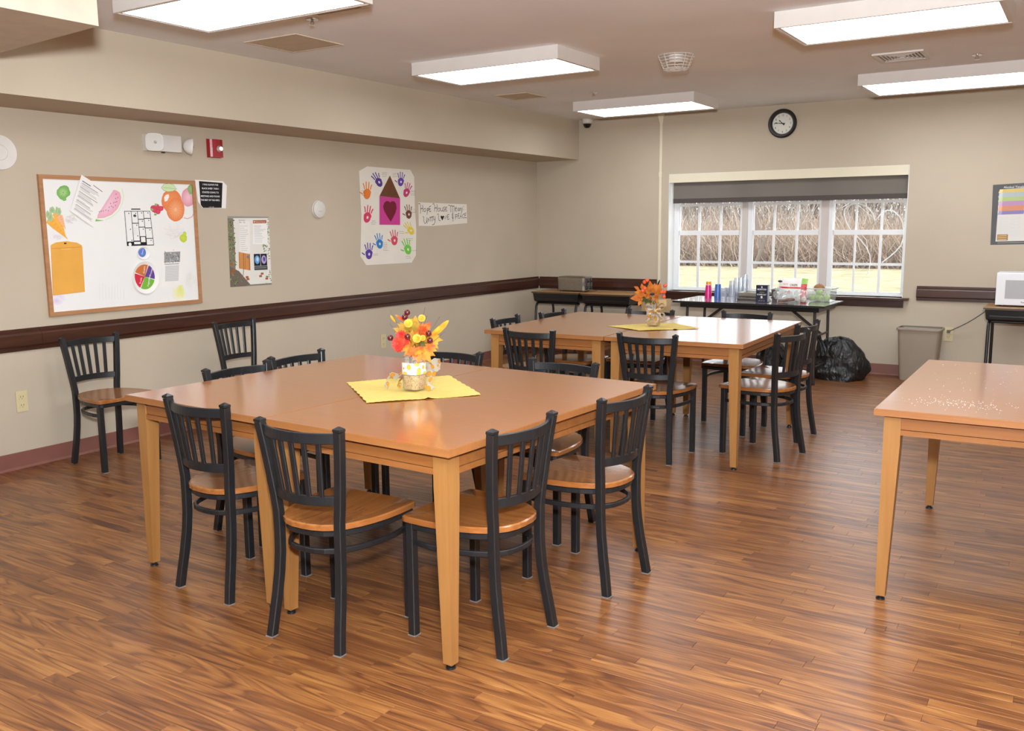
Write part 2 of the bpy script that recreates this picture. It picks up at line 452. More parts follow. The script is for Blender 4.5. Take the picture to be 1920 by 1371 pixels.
def strip_mesh(lst, name):
    P, F, R = [], [], []
    for x0, x1, y0, y1, r in lst:
        b0 = len(P); c = 0.0006
        P += [(x0, y0, -0.004), (x1, y0, -0.004), (x1, y1, -0.004), (x0, y1, -0.004), (x0, y0, -c), (x1, y0, -c), (x1, y1, -c), (x0, y1, -c),
              (x0+c, y0+c, 0), (x1-c, y0+c, 0), (x1-c, y1-c, 0), (x0+c, y1-c, 0)]
        q = [(8, 9, 10, 11)]
        for i in range(4):
            j = (i+1) % 4; q += [(4+i, 4+j, 8+j, 8+i), (i, j, 4+j, 4+i)]
        F += [[b0+i for i in f] for f in q]; R += [r]*9
    me = bpy.data.meshes.new(name); me.from_pydata(P, [], F)
    a = me.attributes.new('rnd', 'FLOAT', 'FACE'); a.data.foreach_set('value', R)
    me.materials.append(M_FLOOR)
    o = bpy.data.objects.new(name, me); COL.objects.link(o); o.parent = floor; return o
for s_ in strips[:300]: strip_mesh([s_], 'plank')
struct(strip_mesh(strips[300:], 'far_planks'), 'stuff')

# chair rail and baseboards
def rail(name, a, b_, axis, m):
    """stepped rail: thin backing board with a bevelled proud board; axis 'Y' on the left wall, 'X' on the back wall"""
    prof = [(0, .724), (.014, .724), (.014, .751), (.036, .755), (.038, .762), (.038, .822), (.032, .832), (.016, .842), (.016, .859), (0, .859)]
    mb = MB()
    if axis == 'Y': mb.loft([[(XL+d_, t, z) for d_, z in prof] for t in (a, b_)])
    else: mb.loft([[(t, YB-d_, z) for d_, z in prof] for t in (a, b_)])
    return mb.build(name, m)
struct(rail('trim_1', YF, 3.187, 'Y', M_RAIL)); struct(rail('trim_2', 3.189, YB-0.0005, 'Y', M_RAIL))
struct(rail('trim_3', XL+0.039, -3.993, 'X', M_RAILX)); struct(rail('trim_4', -1.376, XR, 'X', M_RAILX))
def baseb(name, x0, x1, y0, y1, axis):
    prof = [(0, 0), (.014, 0), (.012, .006), (.006, .014), (.004, .10), (0, .103)]
    mb = MB()
    if axis == 'Y': mb.loft([[(XL+d_, t, z) for d_, z in prof] for t in (y0, y1)])
    else: mb.loft([[(t, YB-d_, z) for d_, z in prof] for t in (x0, x1)])
    return struct(mb.build(name, M_BASE))
baseb('baseboard_left', 0, 0, YF, YB-0.0005, 'Y'); baseb('baseboard_back', XL+0.015, XR, 0, 0, 'X')
# window stool and apron
b = MB(); b.box(-3.945, -1.440, YB-0.075, YB+0.14, 0.722, 0.742); b.box(-3.882, -1.488, YB-0.022, YB, 0.650, 0.722); b.bevel(0.003)
struct(b.build('trim_5', M_RAILX))
# painted raceway on the back wall beside the window
rc = thing('raceway', 'thin cream cable raceway running down the back wall beside the window', 'raceway', (-3.962, YB, 0))
b = MB(); b.box(-0.014, 0.014, -0.016, 0, 0.745, H-0.05); b.build('channel', M_CREAM, rc)
b = MB(); b.hexa([(-.015, -.018, H-.10), (.015, -.018, H-.10), (.015, 0, H-.10), (-.015, 0, H-.10)], [(-.036, -.03, H-.001), (.036, -.03, H-.001), (.036, 0, H-.001), (-.036, 0, H-.001)]); b.build('flared_fitting', M_CREAM, rc)
b = MB(); b.box(-0.018, 0.018, -0.019, 0, 1.95, 2.0); b.build('joint_cover', M_CREAM, rc)

# ------------------------------------------------------------------ window
M_GLASS = clear('window_glass', (0.95, 0.97, 0.97, 1), 0.97, 0.05)
WY = YB+0.150                                # room face of the window frames
units = ((-3.868, -3.112, (-3.809, -3.606, -3.578, -3.368, -3.341, -3.141)),
         (-3.055, -2.312, (-3.000, -2.799, -2.774, -2.564, -2.540, -2.334)),
         (-2.240, -1.500, (-2.196, -1.996, -1.976, -1.763, -1.739, -1.545)))
ROWS = ((0.776, 1.034), (1.059, 1.330), (1.378, 1.635), (1.66, 1.925))
for wi, (x0, x1, pe) in enumerate(units):
    b = MB()
    px0, px1 = pe[0], pe[5]
    b.box(x0, px0-0.006, WY, WY+0.05, OZ0, OZ1); b.box(px1+0.006, x1, WY, WY+0.05, OZ0, OZ1)
    b.box(px0-0.006, px1+0.006, WY, WY+0.05, OZ0, 0.758); b.box(px0-0.006, px1+0.006, WY, WY+0.05, 1.945, OZ1)
    win = struct(b.build('window_%d' % (wi+1), M_VINYLW))
    for nm, zz0, zz1, rows, yo in (('lower_sash', 0.758, 1.378, ROWS[:2], 0.008), ('upper_sash', 1.332, 1.945, ROWS[2:], 0.026)):
        sb = MB()
        sb.box(px0-0.006, px0+0.003, WY+yo, WY+yo+0.018, zz0, zz1); sb.box(px1-0.003, px1+0.006, WY+yo, WY+yo+0.018, zz0, zz1)
        sb.box(px0, px1, WY+yo, WY+yo+0.018, zz0, rows[0][0]); sb.box(px0, px1, WY+yo, WY+yo+0.018, rows[1][1], zz1)
        sash = sb.build(nm, M_VINYLW, win)
        g = MB()
        g.box(px0, px1, WY+yo+0.005, WY+yo+0.014, rows[0][1], rows[1][0])
        for k in (1, 3): g.box(pe[k], pe[k+1], WY+yo+0.004, WY+yo+0.015, rows[0][0], rows[1][1])
        g.build('muntin', M_VINYLW, sash)
        for r0, r1 in rows:
            for k in (0, 2, 4):
                q = MB(); q.box(pe[k], pe[k+1], WY+yo+0.008, WY+yo+0.011, r0, r1); q.build('pane', M_GLASS, sash)
for i, (x0, x1) in enumerate(((-3.112, -3.055), (-2.312, -2.240))):
    b = MB(); b.box(x0, x1, WY-0.012, WY+0.06, OZ0, OZ1); b.bevel(0.003); struct(b.build('trim_%d' % (6+i), M_MULL))
# painted reveal boards
b = MB(); b.box(OX0-0.0005, OX0+0.004, YB-0.003, WY, OZ0, OZ1); b.box(OX1-0.004, OX1+0.0005, YB-0.003, WY, OZ0, OZ1); b.box(OX0, OX1, YB, WY, OZ1-0.004, OZ1)
struct(b.build('trim_8', M_VINYLW))

# chalky marker drawings on the glass (heart and back-to-front scribbles)
def ZW(X, Y, dy=0.15): p = on_y(1230+X/3.918, 290+Y/3.918, YB+dy); return (p.x, p.z)
hp = Print((0, YB+0.150, 0), (1, 0, 0), (0, 0, 1))
chalk = (0.93, 0.94, 0.93)
heart = [(1428, 550), (1400, 500), (1382, 440), (1388, 400), (1415, 372), (1460, 360), (1510, 366), (1560, 392), (1592, 430), (1612, 488), (1628, 465), (1660, 425), (1700, 408), (1745, 415), (1790, 455), (1812, 500), (1820, 560), (1818, 610), (1800, 665), (1760, 712), (1710, 755), (1660, 792)]
hp.line([ZW(*q) for q in heart], 0.010, chalk)
hp.line([ZW(*q) for q in [(1470, 592), (1510, 635), (1545, 680), (1570, 735), (1575, 790), (1565, 850), (1550, 885)]], 0.008, chalk)
rs = random.Random(5)
for (xa, ya, n, s_) in ((1085, 362, 5, 13), (950, 392, 9, 11), (1060, 412, 5, 13), (960, 462, 7, 12), (1090, 484, 4, 14), (815, 540, 3, 12), (890, 545, 2, 10), (750, 600, 6, 11), (880, 430, 3, 12)):
    for i in range(n):
        bx = xa+i*s_
        hp.line([ZW(bx+rs.uniform(-4, 4), ya+rs.uniform(-9, 9)) for _ in range(3)], 0.006, chalk)
ho = hp.build('marker_drawing', None)
for nm_ in ('window_3',):
    ho.parent = bpy.data.objects[nm_]

# roller shade
M_SHADE = None
def shade_mat():
    m, nt, N, L, bb = base_mat('shade_cloth')
    bb.inputs['Base Color'].default_value = S(152, 145, 137); bb.inputs['Roughness'].default_value = 0.9
    tr = N.new('ShaderNodeBsdfTranslucent'); tr.inputs['Color'].default_value = S(136, 130, 122)
    tp = N.new('ShaderNodeBsdfTransparent')
    a = N.new('ShaderNodeMixShader'); a.inputs[0].default_value = 0.5
    c = N.new('ShaderNodeMixShader'); c.inputs[0].default_value = 0.07
    L.new(bb.outputs[0], a.inputs[1]); L.new(tr.outputs[0], a.inputs[2]); L.new(a.outputs[0], c.inputs[1]); L.new(tp.outputs[0], c.inputs[2])
    L.new(c.outputs[0], N['Material Output'].inputs['Surface']); return m
sh = thing('roller_shade', 'grey mesh roller shade half lowered over the wide window', 'shade', ((OX0+OX1)/2, YB+0.04, 1.9))
hw = (OX1-OX0)/2
b = MB(); b.box(-hw+0.006, hw-0.006, -0.045, 0.0, -0.018, 0.070); b.box(-hw+0.006, hw-0.006, 0.0, 0.055, 0.060, 0.070); b.bevel(0.003); b.build('valance', M_CREAM, sh)
b = MB(); b.box(-hw+0.030, hw-0.010, 0.012, 0.0135, -0.19, 0.055); b.build('shade_cloth', shade_mat(), sh)
b = MB(); b.box(-hw+0.030, hw-0.010, 0.006, 0.019, -0.232, -0.185); b.bevel(0.002); b.build('hem_bar', mat('shade_hem', S(74, 66, 62), 0.7), sh)

# ------------------------------------------------------------------ outdoors
M_GRASS = None
def grass_mat():
    m, nt, N, L, bb = base_mat('pale_winter_grass')
    tc = N.new('ShaderNodeTexCoord'); n1 = N.new('ShaderNodeTexNoise'); n1.inputs['Scale'].default_value = 1.6; n1.inputs['Detail'].default_value = 8
    n1.inputs['Roughness'].default_value = 0.75
    L.new(tc.outputs['Object'], n1.inputs['Vector'])
    r = N.new('ShaderNodeValToRGB'); r.color_ramp.elements[0].position = 0.35; r.color_ramp.elements[1].position = 0.65
    r.color_ramp.elements[0].color = S(134, 126, 98); r.color_ramp.elements[1].color = S(178, 168, 138)
    L.new(n1.outputs['Fac'], r.inputs[0]); L.new(r.outputs[0], bb.inputs['Base Color']); bb.inputs['Roughness'].default_value = 1; bb.inputs['Specular IOR Level'].default_value = 0.05
    return m
b = MB(); b.box(-70, 40, YB+T+0.01, 90, -0.5, -0.3); o = b.build('lawn', grass_mat()); tag(o, kind='structure')
# leafless brush along the far edge of the lawn: thin tapering stems
def brush(name, n, y0, y1, hmin, hmax, x0, x1, r0, palette, seed, lean=0.5):
    rn = random.Random(seed); P, F, C = [], [], []
    for i in range(n):
        x = rn.uniform(x0, x1); yy = rn.uniform(y0, y1); base = rn.random()**1.5*(hmax-1.0) if rn.random() < 0.7 else 0
        ln = rn.uniform(hmin, hmax); dx = rn.gauss(0, lean); dz = 1.0 if rn.random() < 0.7 else rn.uniform(-0.5, 0.5); dy = rn.gauss(0, 0.25)
        v = Vector((dx, dy, dz)).normalized()*ln; p0 = Vector((x, yy, -0.3+base)); r = r0*rn.uniform(0.5, 1.6); col = rn.choice(palette)
        bow = Vector((rn.gauss(0, 0.12)*ln, 0, -abs(rn.gauss(0, 0.05))*ln)); k = len(P)
        for t, rr in ((0, r), (0.5, r*0.75), (1.0, r*0.25)):
            c = p0+v*t+bow*(4*t*(1-t))
            for a in (0, 2.09, 4.19): P.append((c.x+rr*math.cos(a), c.y+rr*math.sin(a), c.z))
        for s0 in (0, 3):
            for a in range(3):
                q = (a+1) % 3; F.append([k+s0+a, k+s0+q, k+s0+3+q, k+s0+3+a]); C.append(col)
    me = bpy.data.meshes.new(name); me.from_pydata(P, [], F)
    at = me.color_attributes.new('Col', 'FLOAT_COLOR', 'CORNER'); fl_ = []
    for c in C: fl_ += list(c)*4
    at.data.foreach_set('color', fl_)
    me.materials.append(attr_mat('bare_twigs', 0.9, 0.1)); o = bpy.data.objects.new(name, me); COL.objects.link(o); return o
pal = [S(150, 134, 120), S(166, 150, 136), S(122, 106, 94), S(168, 138, 120), S(188, 174, 160), S(136, 120, 108), S(158, 128, 112), S(196, 184, 170), S(176, 154, 138)]
tag(brush('bare_brush', 40000, 36.6, 42, 0.4, 1.9, -24, 0, 0.0115, pal, 11, 0.8), 'tangle of leafless brown brush along the far edge of the lawn', 'brush', kind='stuff')
tag(brush('bare_treetops', 9000, 45, 49, 2.0, 5.0, -30, 2, 0.022, [S(176, 164, 154), S(150, 138, 128), S(190, 180, 170)], 12, 0.4), 'leafless grey trees rising behind the brush', 'trees', kind='stuff')
bt = MB()
for p_ in ([(0, 0, 0), (0.7, 0, 2.0), (1.5, 0.2, 4.4)], [(0.25, 0, 0.8), (-0.1, 0, 2.4), (-0.2, 0.1, 4.2)], [(1.0, 0, 2.8), (0.9, 0, 3.8), (1.2, 0, 5)]):
    bt.tube(p_, [0.09, 0.065, 0.03], 6)
o = bt.build('bare_tree', mat('grey_bark', S(112, 100, 92), 0.9), loc=(-11.2, 35.4, -0.3)); tag(o, 'leaning bare grey tree trunk seen through the middle window', 'tree')

# ------------------------------------------------------------------ ceiling fixtures
def lens_mat():
    m, nt, N, L, bb = base_mat('lit_diffuser')
    bb.inputs['Base Color'].default_value = (0.85, 0.85, 0.85, 1)
    bb.inputs['Emission Color'].default_value = TUBE+(1,); bb.inputs['Emission Strength'].default_value = LENS_L
    return m
M_LENS = lens_mat()
def fixture(x0, x1, y0, y1, label):
    cx, cy = (x0+x1)/2, (y0+y1)/2; t = thing('ceiling_light', label, 'ceiling light', (cx, cy, H), 0, 'boxy fluorescent ceiling lights')
    a, c, hh = (x1-x0)/2, (y1-y0)/2, 0.088
    b = MB(); e = 0.012
    b.box(-a, a, -c, -c+e, -hh, -0.0008); b.box(-a, a, c-e, c, -hh, -0.0008); b.box(-a, -a+e, -c+e, c-e, -hh, -0.0008); b.box(a-e, a, -c+e, c-e, -hh, -0.0008)
    b.box(-a+e, a-e, -c+e, c-e, -0.02, -0.0008)
    b.build('housing', M_WHITE, t)
    b = MB(); f = 0.030
    for q in ((-a+e, a-e, -c+e, -c+f), (-a+e, a-e, c-f, c-e), (-a+e, -a+f, -c+f, c-f), (a-f, a-e, -c+f, c-f)): b.box(q[0], q[1], q[2], q[3], -hh+0.002, -hh+0.010)
    b.build('door_frame', M_WHITE, t)
    b = MB(); b.box(-a+f, a-f, -c+f, c-f, -hh+0.004, -hh+0.008); b.build('diffuser', M_LENS, t)
    return t
fixture(-4.19, -3.02, 2.95, 3.54, 'fluorescent box light at the near left, cut off by the top of the photo')
fixture(-4.19, -3.00, 5.31, 5.90, 'fluorescent box light in the middle of the left-hand row')
fixture(-4.26, -3.06, 7.83, 8.45, 'fluorescent box light nearest the corner, above the cable raceway')
fixture(-1.58, -0.455, 5.21, 5.82, 'large fluorescent box light at the upper right, nearer of the two right-hand lights')
fixture(-1.67, -0.50, 7.74, 8.47, 'fluorescent box light to the upper right of the wall clock')
def hatch(name, x0, x1, y0, y1, label):
    b = MB(); b.box(x0, x1, y0, y1, H-0.006, H-0.0005)
    t = thing(name, label, 'access panel', ((x0+x1)/2, (y0+y1)/2, H))
    a, c = (x1-x0)/2, (y1-y0)/2; b.bm.free()
    b = MB()
    for q in ((-a, a, -c, -c+.012), (-a, a, c-.012, c), (-a, -a+.012, -c+.012, c-.012), (a-.012, a, -c+.012, c-.012)): b.box(q[0], q[1], q[2], q[3], -0.006, -0.0005)
    b.build('frame', mat('panel_paint', S(206, 190, 168), 0.6), t)
    b = MB(); b.box(-a+.014, a-.014, -c+.014, c-.014, -0.004, -0.0005); b.build('panel_door', mat('panel_door_paint', S(196, 178, 152), 0.6), t)
hatch('access_panel', -4.57, -4.12, 4.12, 4.54, 'square tan ceiling access panel behind the near left light')
hatch('access_panel', -4.61, -4.28, 7.02, 7.37, 'small square tan ceiling access panel by the soffit, near the middle light')
def vent(x0, x1, y0, y1, label):
    t = thing('ceiling_vent', label, 'vent', ((x0+x1)/2, (y0+y1)/2, H)); a, c = (x1-x0)/2, (y1-y0)/2
    b = MB()
    for q in ((-a, a, -c, -c+.03), (-a, a, c-.03, c), (-a, -a+.03, -c+.03, c-.03), (a-.03, a, -c+.03, c-.03)): b.box(q[0], q[1], q[2], q[3], -0.012, -0.0005)
    b.build('frame', M_WHITE, t)
    b = MB(); b.box(-a+.03, a-.03, -c+.03, c-.03, -0.003, -0.0005); b.build('duct_opening', mat('vent_dark', S(70, 60, 52), 0.8), t)
    for k in range(5):
        f = (k+1)/6.0; xx, yy = a*f*0.85, c*f*0.85
        b = MB()
        for q in ((-xx, xx, -yy-.006, -yy+.006), (-xx, xx, yy-.006, yy+.006), (-xx-.006, -xx+.006, -yy, yy), (xx-.006, xx+.006, -yy, yy)): b.box(q[0], q[1], q[2], q[3], -0.011, -0.004)
        b.build('louver', M_WHITE, t)
vent(-1.40, -1.07, 6.88, 7.24, 'square white ceiling vent between the two right-hand lights')
vent(-3.67, -3.30, 3.50, 3.85, 'white ceiling vent hidden partly by the near left light')
def sprinkler(x, y, label):
    t = thing('sprinkler', label, 'sprinkler', (x, y, H))
    b = MB(); b.lathe([(.035, -.0005), (.034, -.006), (.012, -.010)], 16); b.build('escutcheon', M_CHROME, t, True)
    b = MB(); b.lathe([(.008, -.008), (.008, -.018), (.004, -.020)], 10); b.tube([(.008, 0, -.014), (.013, 0, -.022), (0, 0, -.032)], .002, 6); b.tube([(-.008, 0, -.014), (-.013, 0, -.022), (0, 0, -.032)], .002, 6); b.build('frame_arms', M_CHROME, t, True)
    b = MB(); b.lathe([(.002, -.035), (.018, -.034), (.018, -.032), (.002, -.031)], 12); b.build('deflector', M_CHROME, t, True)
sprinkler(-3.768, 3.90, 'chrome ceiling sprinkler head beside the near left access panel')
sprinkler(-3.82, 7.40, 'chrome ceiling sprinkler head in front of the corner light')
sprinkler(-0.79, 7.33, 'chrome ceiling sprinkler head at the right, beside the square vent')
# caged detector
t = thing('caged_detector', 'smoke detector in a white wire cage on the ceiling', 'detector', (-2.53, 6.13, H))
b = MB(); b.lathe([(.055, -.0005), (.055, -.03), (.045, -.045), (.02, -.05), (.001, -.05)], 20); b.build('detector_body', M_WHITE, t, True)
b = MB()
def ringpts(r, z, n=20): return [(r*math.cos(2*PI*i/n), r*math.sin(2*PI*i/n), z) for i in range(n+1)]
for r_, z_ in ((.125, -.004), (.118, -.022), (.110, -.040), (.102, -.058), (.094, -.076), (.085, -.092), (.05, -.094)): b.tube(ringpts(r_, z_), .0022, 5)
for k in range(10):
    a = 2*PI*k/10; b.tube([(r_*math.cos(a), r_*math.sin(a), z_) for r_, z_ in ((.125, -.004), (.085, -.092), (.0, -.094))], .0022, 5)
b.build('wire_cage', M_WHITE, t)
# dome camera
t = thing('dome_camera', 'white security camera with a dark dome in the ceiling corner', 'security camera', (-4.80, 9.15, H))
b = MB(); b.lathe([(.055, -.0005), (.058, -.01), (.058, -.045), (.045, -.055), (.001, -.055)], 20); b.build('camera_base', M_WHITE, t, True)
b = MB(); b.lathe([(.044, -.054), (.042, -.07), (.03, -.09), (.012, -.099), (.001, -.1)], 18); b.build('dome', mat('dark_dome', S(18, 18, 20), 0.08), t, True)

# ------------------------------------------------------------------ tables
def make_table(label, cx, cy, rz, wd, dp):
    t = thing('dining_table', label, 'table', (cx, cy, 0), rz, 'maple dining tables')
    a, c = wd/2, dp/2; ins = 0.032
    b = MB(); b.box(-a, a, -c, c, 0.7345, 0.7585); b.bevel(0.002)
    b.box(-a+.003, a-.003, -c+.003, c-.003, 0.758, 0.760)
    tt = b.build('tabletop', [M_EDGE, M_TOP], t)
    for p in tt.data.polygons:
        if p.normal.z > 0.9: p.material_index = 1
    lw, lb = 0.060, 0.036
    for sx, sy in ((-1, -1), (1, -1), (1, 1), (-1, 1)):
        ox, oy = sx*(a-ins), sy*(c-ins); b = MB()
        def sq(wd_, z): return [(ox, oy, z), (ox-sx*wd_, oy, z), (ox-sx*wd_, oy-sy*wd_, z), (ox, oy-sy*wd_, z)]
        b.loft([sq(lb, 0.018), sq(lw, 0.62), sq(lw, 0.7345)]); b.bevel(0.002)
        lg = b.build('leg', M_LEG, t)
        b = MB(); b.lathe([(.010, .020), (.010, .008), (.016, .007), (.017, 0)], 14, (ox-sx*lb/2, oy-sy*lb/2, 0)); b.build('foot_pad', M_PAD, lg, True)
    for sy in (-1, 1):
        b = MB(); y0 = sy*(c-ins-.006); y1 = sy*(c-ins-.026); y0, y1 = min(y0, y1), max(y0, y1)
        b.box(-a+ins+lw, a-ins-lw, y0, y1, .682, .7345); b.box(-a+ins+lw, a-ins-lw, y0-(.004 if sy < 0 else 0), y1+(.004 if sy > 0 else 0), .660, .680); b.build('apron', M_APRON, t)
    for sx in (-1, 1):
        b = MB(); x0 = sx*(a-ins-.006); x1 = sx*(a-ins-.026); x0, x1 = min(x0, x1), max(x0, x1)
        b.box(x0, x1, -c+ins+lw, c-ins-lw, .682, .7345); b.box(x0-(.004 if sx < 0 else 0), x1+(.004 if sx > 0 else 0), -c+ins+lw, c-ins-lw, .660, .680); b.build('apron', M_APRON, t)
    return t
TW, TD = 1.7696, 1.4362
def pair(cx, cy, rz, l1, l2, gap):
    o = []
    for s_, l in ((-1, l1), (1, l2)):
        k = s_*TW/4; o.append(make_table(l, cx+k*math.cos(rz), cy+k*math.sin(rz), rz, TW/2-gap, TD))
    return o
pair(-2.5053, 3.0054, -0.0531, 'left half of the near pair of wood tables', 'right half of the near pair of wood tables, corner leg closest to us', 0.002)
pair(-2.5775, 5.8149, 0.032, 'left half of the far pair of wood tables, nearest the corner desks', 'right half of the far pair of wood tables, shining with window light', 0.006)
make_table('wood table at the right edge of the photo with white dust on its top', -0.6646+TW/4, 4.2951, 0.0102, TW/2, TD)
# white dust scattered on the right-hand table
rn = random.Random(21); P, F = [], []
for i in range(230):
    u_ = rn.random()
    if u_ < 0.75: x, y = rn.gauss(-0.38, 0.12), rn.gauss(3.83, 0.05)
    else: x, y = rn.uniform(-0.62, -0.2), rn.uniform(3.66, 4.9)
    s_ = rn.uniform(0.0006, 0.0015)
    if not (-0.64 < x < 0.2): continue
    k = len(P); P += [(x-s_, y-s_, .7601), (x+s_, y-s_*.5, .7601), (x, y+s_, .7601), (x, y, .7601+s_)]
    F += [(k, k+1, k+3), (k+1, k+2, k+3), (k+2, k, k+3), (k, k+2, k+1)]
me = bpy.data.meshes.new('white_crumbs'); me.from_pydata(P, [], F); me.materials.append(M_PAPER)
o = bpy.data.objects.new('white_crumbs', me); COL.objects.link(o); tag(o, 'white dust and crumbs scattered over the right-hand table', 'crumbs', kind='stuff')

# ------------------------------------------------------------------ chairs
HT, HF, ZT, YT, YFT, HR, YR = 0.181, 0.158, 0.799, -0.090, -0.103, 0.181, 0.271
PROF = [(0.002, YFT), (0.08, -.091), (0.16, -.077), (0.24, -.066), (0.31, -.0605), (0.38, -.059), (0.46, -.059), (0.52, -.0615), (0.60, -.068), (0.70, -.078), (0.785, -.0885)]
def hx(z):
    if z < .33: return .139+(HF-.139)*((.33-z)/.33)**1.5
    return .139 if z < .45 else .139+(HT-.139)*(z-.45)/(ZT-.45)
def py_(z):
    for (a, ya), (b_, yb) in zip(PROF, PROF[1:]):
        if a <= z <= b_: return ya+(yb-ya)*(z-a)/(b_-a)
    return PROF[-1][1]
def seat_outline(off=0.0, back=True):
    """plan of the seat: square front corners, sides drawn in to a round back"""
    pts = []
    def arc(cx, cy, r, a0, a1, n): return [(cx+r*math.cos(math.radians(a0+(a1-a0)*i/n)), cy+r*math.sin(math.radians(a0+(a1-a0)*i/n))) for i in range(n+1)]
    right = [(0.19, 0.304), (0.199, 0.297), (0.203, 0.28), (0.204, 0.20), (0.198, 0.13), (0.186, 0.07), (0.168, 0.015), (0.145, -0.030), (0.117, -0.062), (0.084, -0.083), (0.044, -0.094), (0.0, -0.097)]
    pts = right+[(-x, y) for x, y in right[-2::-1]]
    pts = [(-0.10, 0.311), (0, 0.313), (0.10, 0.311)]+pts
    return [(x*(1-off/0.2), (y-0.11)*(1-off/0.2)+0.11) for x, y in pts]
def make_chair():
    t = thing('dining_chair', 'x', 'chair', (0, 0, 0), 0, 'black metal slat-back dining chairs')
    ol = seat_outline(); rings = []
    for off, z in ((0.006, .4215), (0.0, .425), (0.0, .441), (0.005, .4455)): rings.append([(x, y, z) for x, y in seat_outline(off)])
    b = MB(); R = b.loft(rings, True, False)
    b.bm.faces.new(R[0][::-1])
    inner = [(x*0.6, (y-.11)*0.6+.105, .4400) for x, y in ol]
    r2 = [b.bm.verts.new(p) for p in inner]; n = len(ol)
    for i in range(n): b.bm.faces.new([R[-1][i], R[-1][(i+1) % n], r2[(i+1) % n], r2[i]])
    b.bm.faces.new(r2)
    b.build('seat', M_SEAT, t, True)
    b = MB(); b.sweep([(x, y, .410) for x, y in seat_outline(0.016)], .022, .016, (0, 0, 1), .003, True); b.build('seat_frame', M_BLK, t)
    so = [p for p in seat_outline(0.018)[3:] if p[1] < 0.262]; so = [(HR-.006, YR)]+so+[(-HR+.006, YR)]
    b = MB(); b.sweep([(x*.97, y, .345) for x, y in so], .020, .014, (0, 0, 1), .003); b.build('stretcher', M_BLK, t)
    for sx in (-1, 1):
        b = MB(); pts = [(sx*hx(z), y, z) for z, y in PROF]
        b.sweep(pts, .031, .031, (1, 0, 0), .003)
        top = pts[-1]; q = .0155
        b.loft([[(top[0]-q, top[1]-q, ZT-.0145), (top[0]+q, top[1]-q, ZT-.0145), (top[0]+q, top[1]+q, ZT-.0145), (top[0]-q, top[1]+q, ZT-.0145)],
                [(top[0]-q, top[1]-q-.001, ZT-.006), (top[0]+q, top[1]-q-.001, ZT-.006), (top[0]+q, top[1]+q-.001, ZT-.006), (top[0]-q, top[1]+q-.001, ZT-.006)],
                [(top[0]-.002, top[1]-.002, ZT+.003), (top[0]+.002, top[1]-.002, ZT+.003), (top[0]+.002, top[1]+.002, ZT+.003), (top[0]-.002, top[1]+.002, ZT+.003)]])
        lg = b.build('leg', M_BLK, t)
        b = MB(); b.box(sx*HF-.0165, sx*HF+.0165, YFT-.017, YFT+.014, 0, .004); b.build('foot_cap', M_FOOT, lg)
    for sx in (-1, 1):
        b = MB(); b.sweep([(sx*HR, YR, .003), (sx*HR, YR, .4205)], .031, .031, (1, 0, 0), .003); lg = b.build('leg', M_BLK, t)
        b = MB(); b.box(sx*HR-.0165, sx*HR+.0165, YR-.0165, YR+.0165, 0, .004); b.build('foot_cap', M_FOOT, lg)
    def rail_path(z, bow):
        hw_ = hx(z)-.012; y0 = py_(z)
        return [(hw_*k/8.0, y0-bow*(1-(k/8.0)**2), z) for k in range(-8, 9)]
    b = MB(); b.sweep(rail_path(.757, .046), .037, .012, (0, 0, 1), .002); b.build('top_rail', M_BLK, t)
    b = MB(); b.sweep(rail_path(.533, .040), .035, .012, (0, 0, 1), .002); b.build('lower_rail', M_BLK, t)
    for k in range(5):
        f = (k-2)*.325; zt, zb = .742, .548
        xt, xb = f*(hx(zt)-.012), f*(hx(zb)-.012)
        b = MB(); b.sweep([(xb, py_(zb)-.040*(1-f*f), zb), (xt, py_(zt)-.046*(1-f*f), zt)], .021, .010, (1, 0, 0), .002); b.build('slat', M_BLK, t)
    return t
CH = {
 1: (-0.05, -2.910, 2.379, 'left one of two black chairs along the front edge of the near tables'),
 2: (0.04, -2.25, 2.267, 'black chair at the front of the near tables, beside the middle table legs'),
 3: (1.52, -1.690, 2.597, 'black chair nearest the camera corner, right side of the near tables'),
 4: (1.478, -1.616, 3.256, 'black chair at the far end of the near tables, right side'),
 9: (-1.612, -5.211, 3.395, 'black chair alone against the left wall below the whiteboard'),
 12: (0.06, -2.260, 5.172, 'chipped black chair at the front right of the far tables'),
 13: (1.337, -1.615, 5.645, 'nearer black chair on the right side of the far tables, turned a little'),
 14: (1.466, -1.671, 6.195, 'farther black chair on the far tables, right side, towards the bin bags'),
 15: (3.127, -2.175, 6.636, 'black chair beyond the far tables, in front of the folding table'),
 16: (3.152, -2.888, 6.49, 'black chair beyond the far tables, half hidden behind the orange leaf bouquet'),
 17: (-1.531, -3.512, 5.592, 'nearer of two black chairs on the left side of the far tables'),
 18: (-1.566, -3.429, 6.138, 'farther of two black chairs on the far tables, left side, before the toaster'),
 11: (-0.019, -3.032, 5.074, 'black chair at the front left of the far tables'),
 8: (3.113, -2.163, 3.784, 'black chair with a shiny post, behind the right end of the near tables'),
 7: (3.047, -2.871, 3.844, 'black chair behind the near tables, just right of the flowers'),
 5: (-1.633, -3.398, 2.992, 'nearer of two black chairs on the left side of the near tables'),
 6: (-1.582, -3.44, 3.435, 'farther of two black chairs on the left side of the near tables'),
 10: (-1.549, -5.126, 4.478, 'black chair against the left wall, below the leafy poster')}
c0 = make_chair(); learn(c0)
for i, (k, (rz, x, y, l)) in enumerate(CH.items()):
    if i == 0: c0.location = (x, y, 0); c0.rotation_euler = (0, 0, rz); c0['label'] = l
    else: dup(c0, l, (x, y, 0), rz)

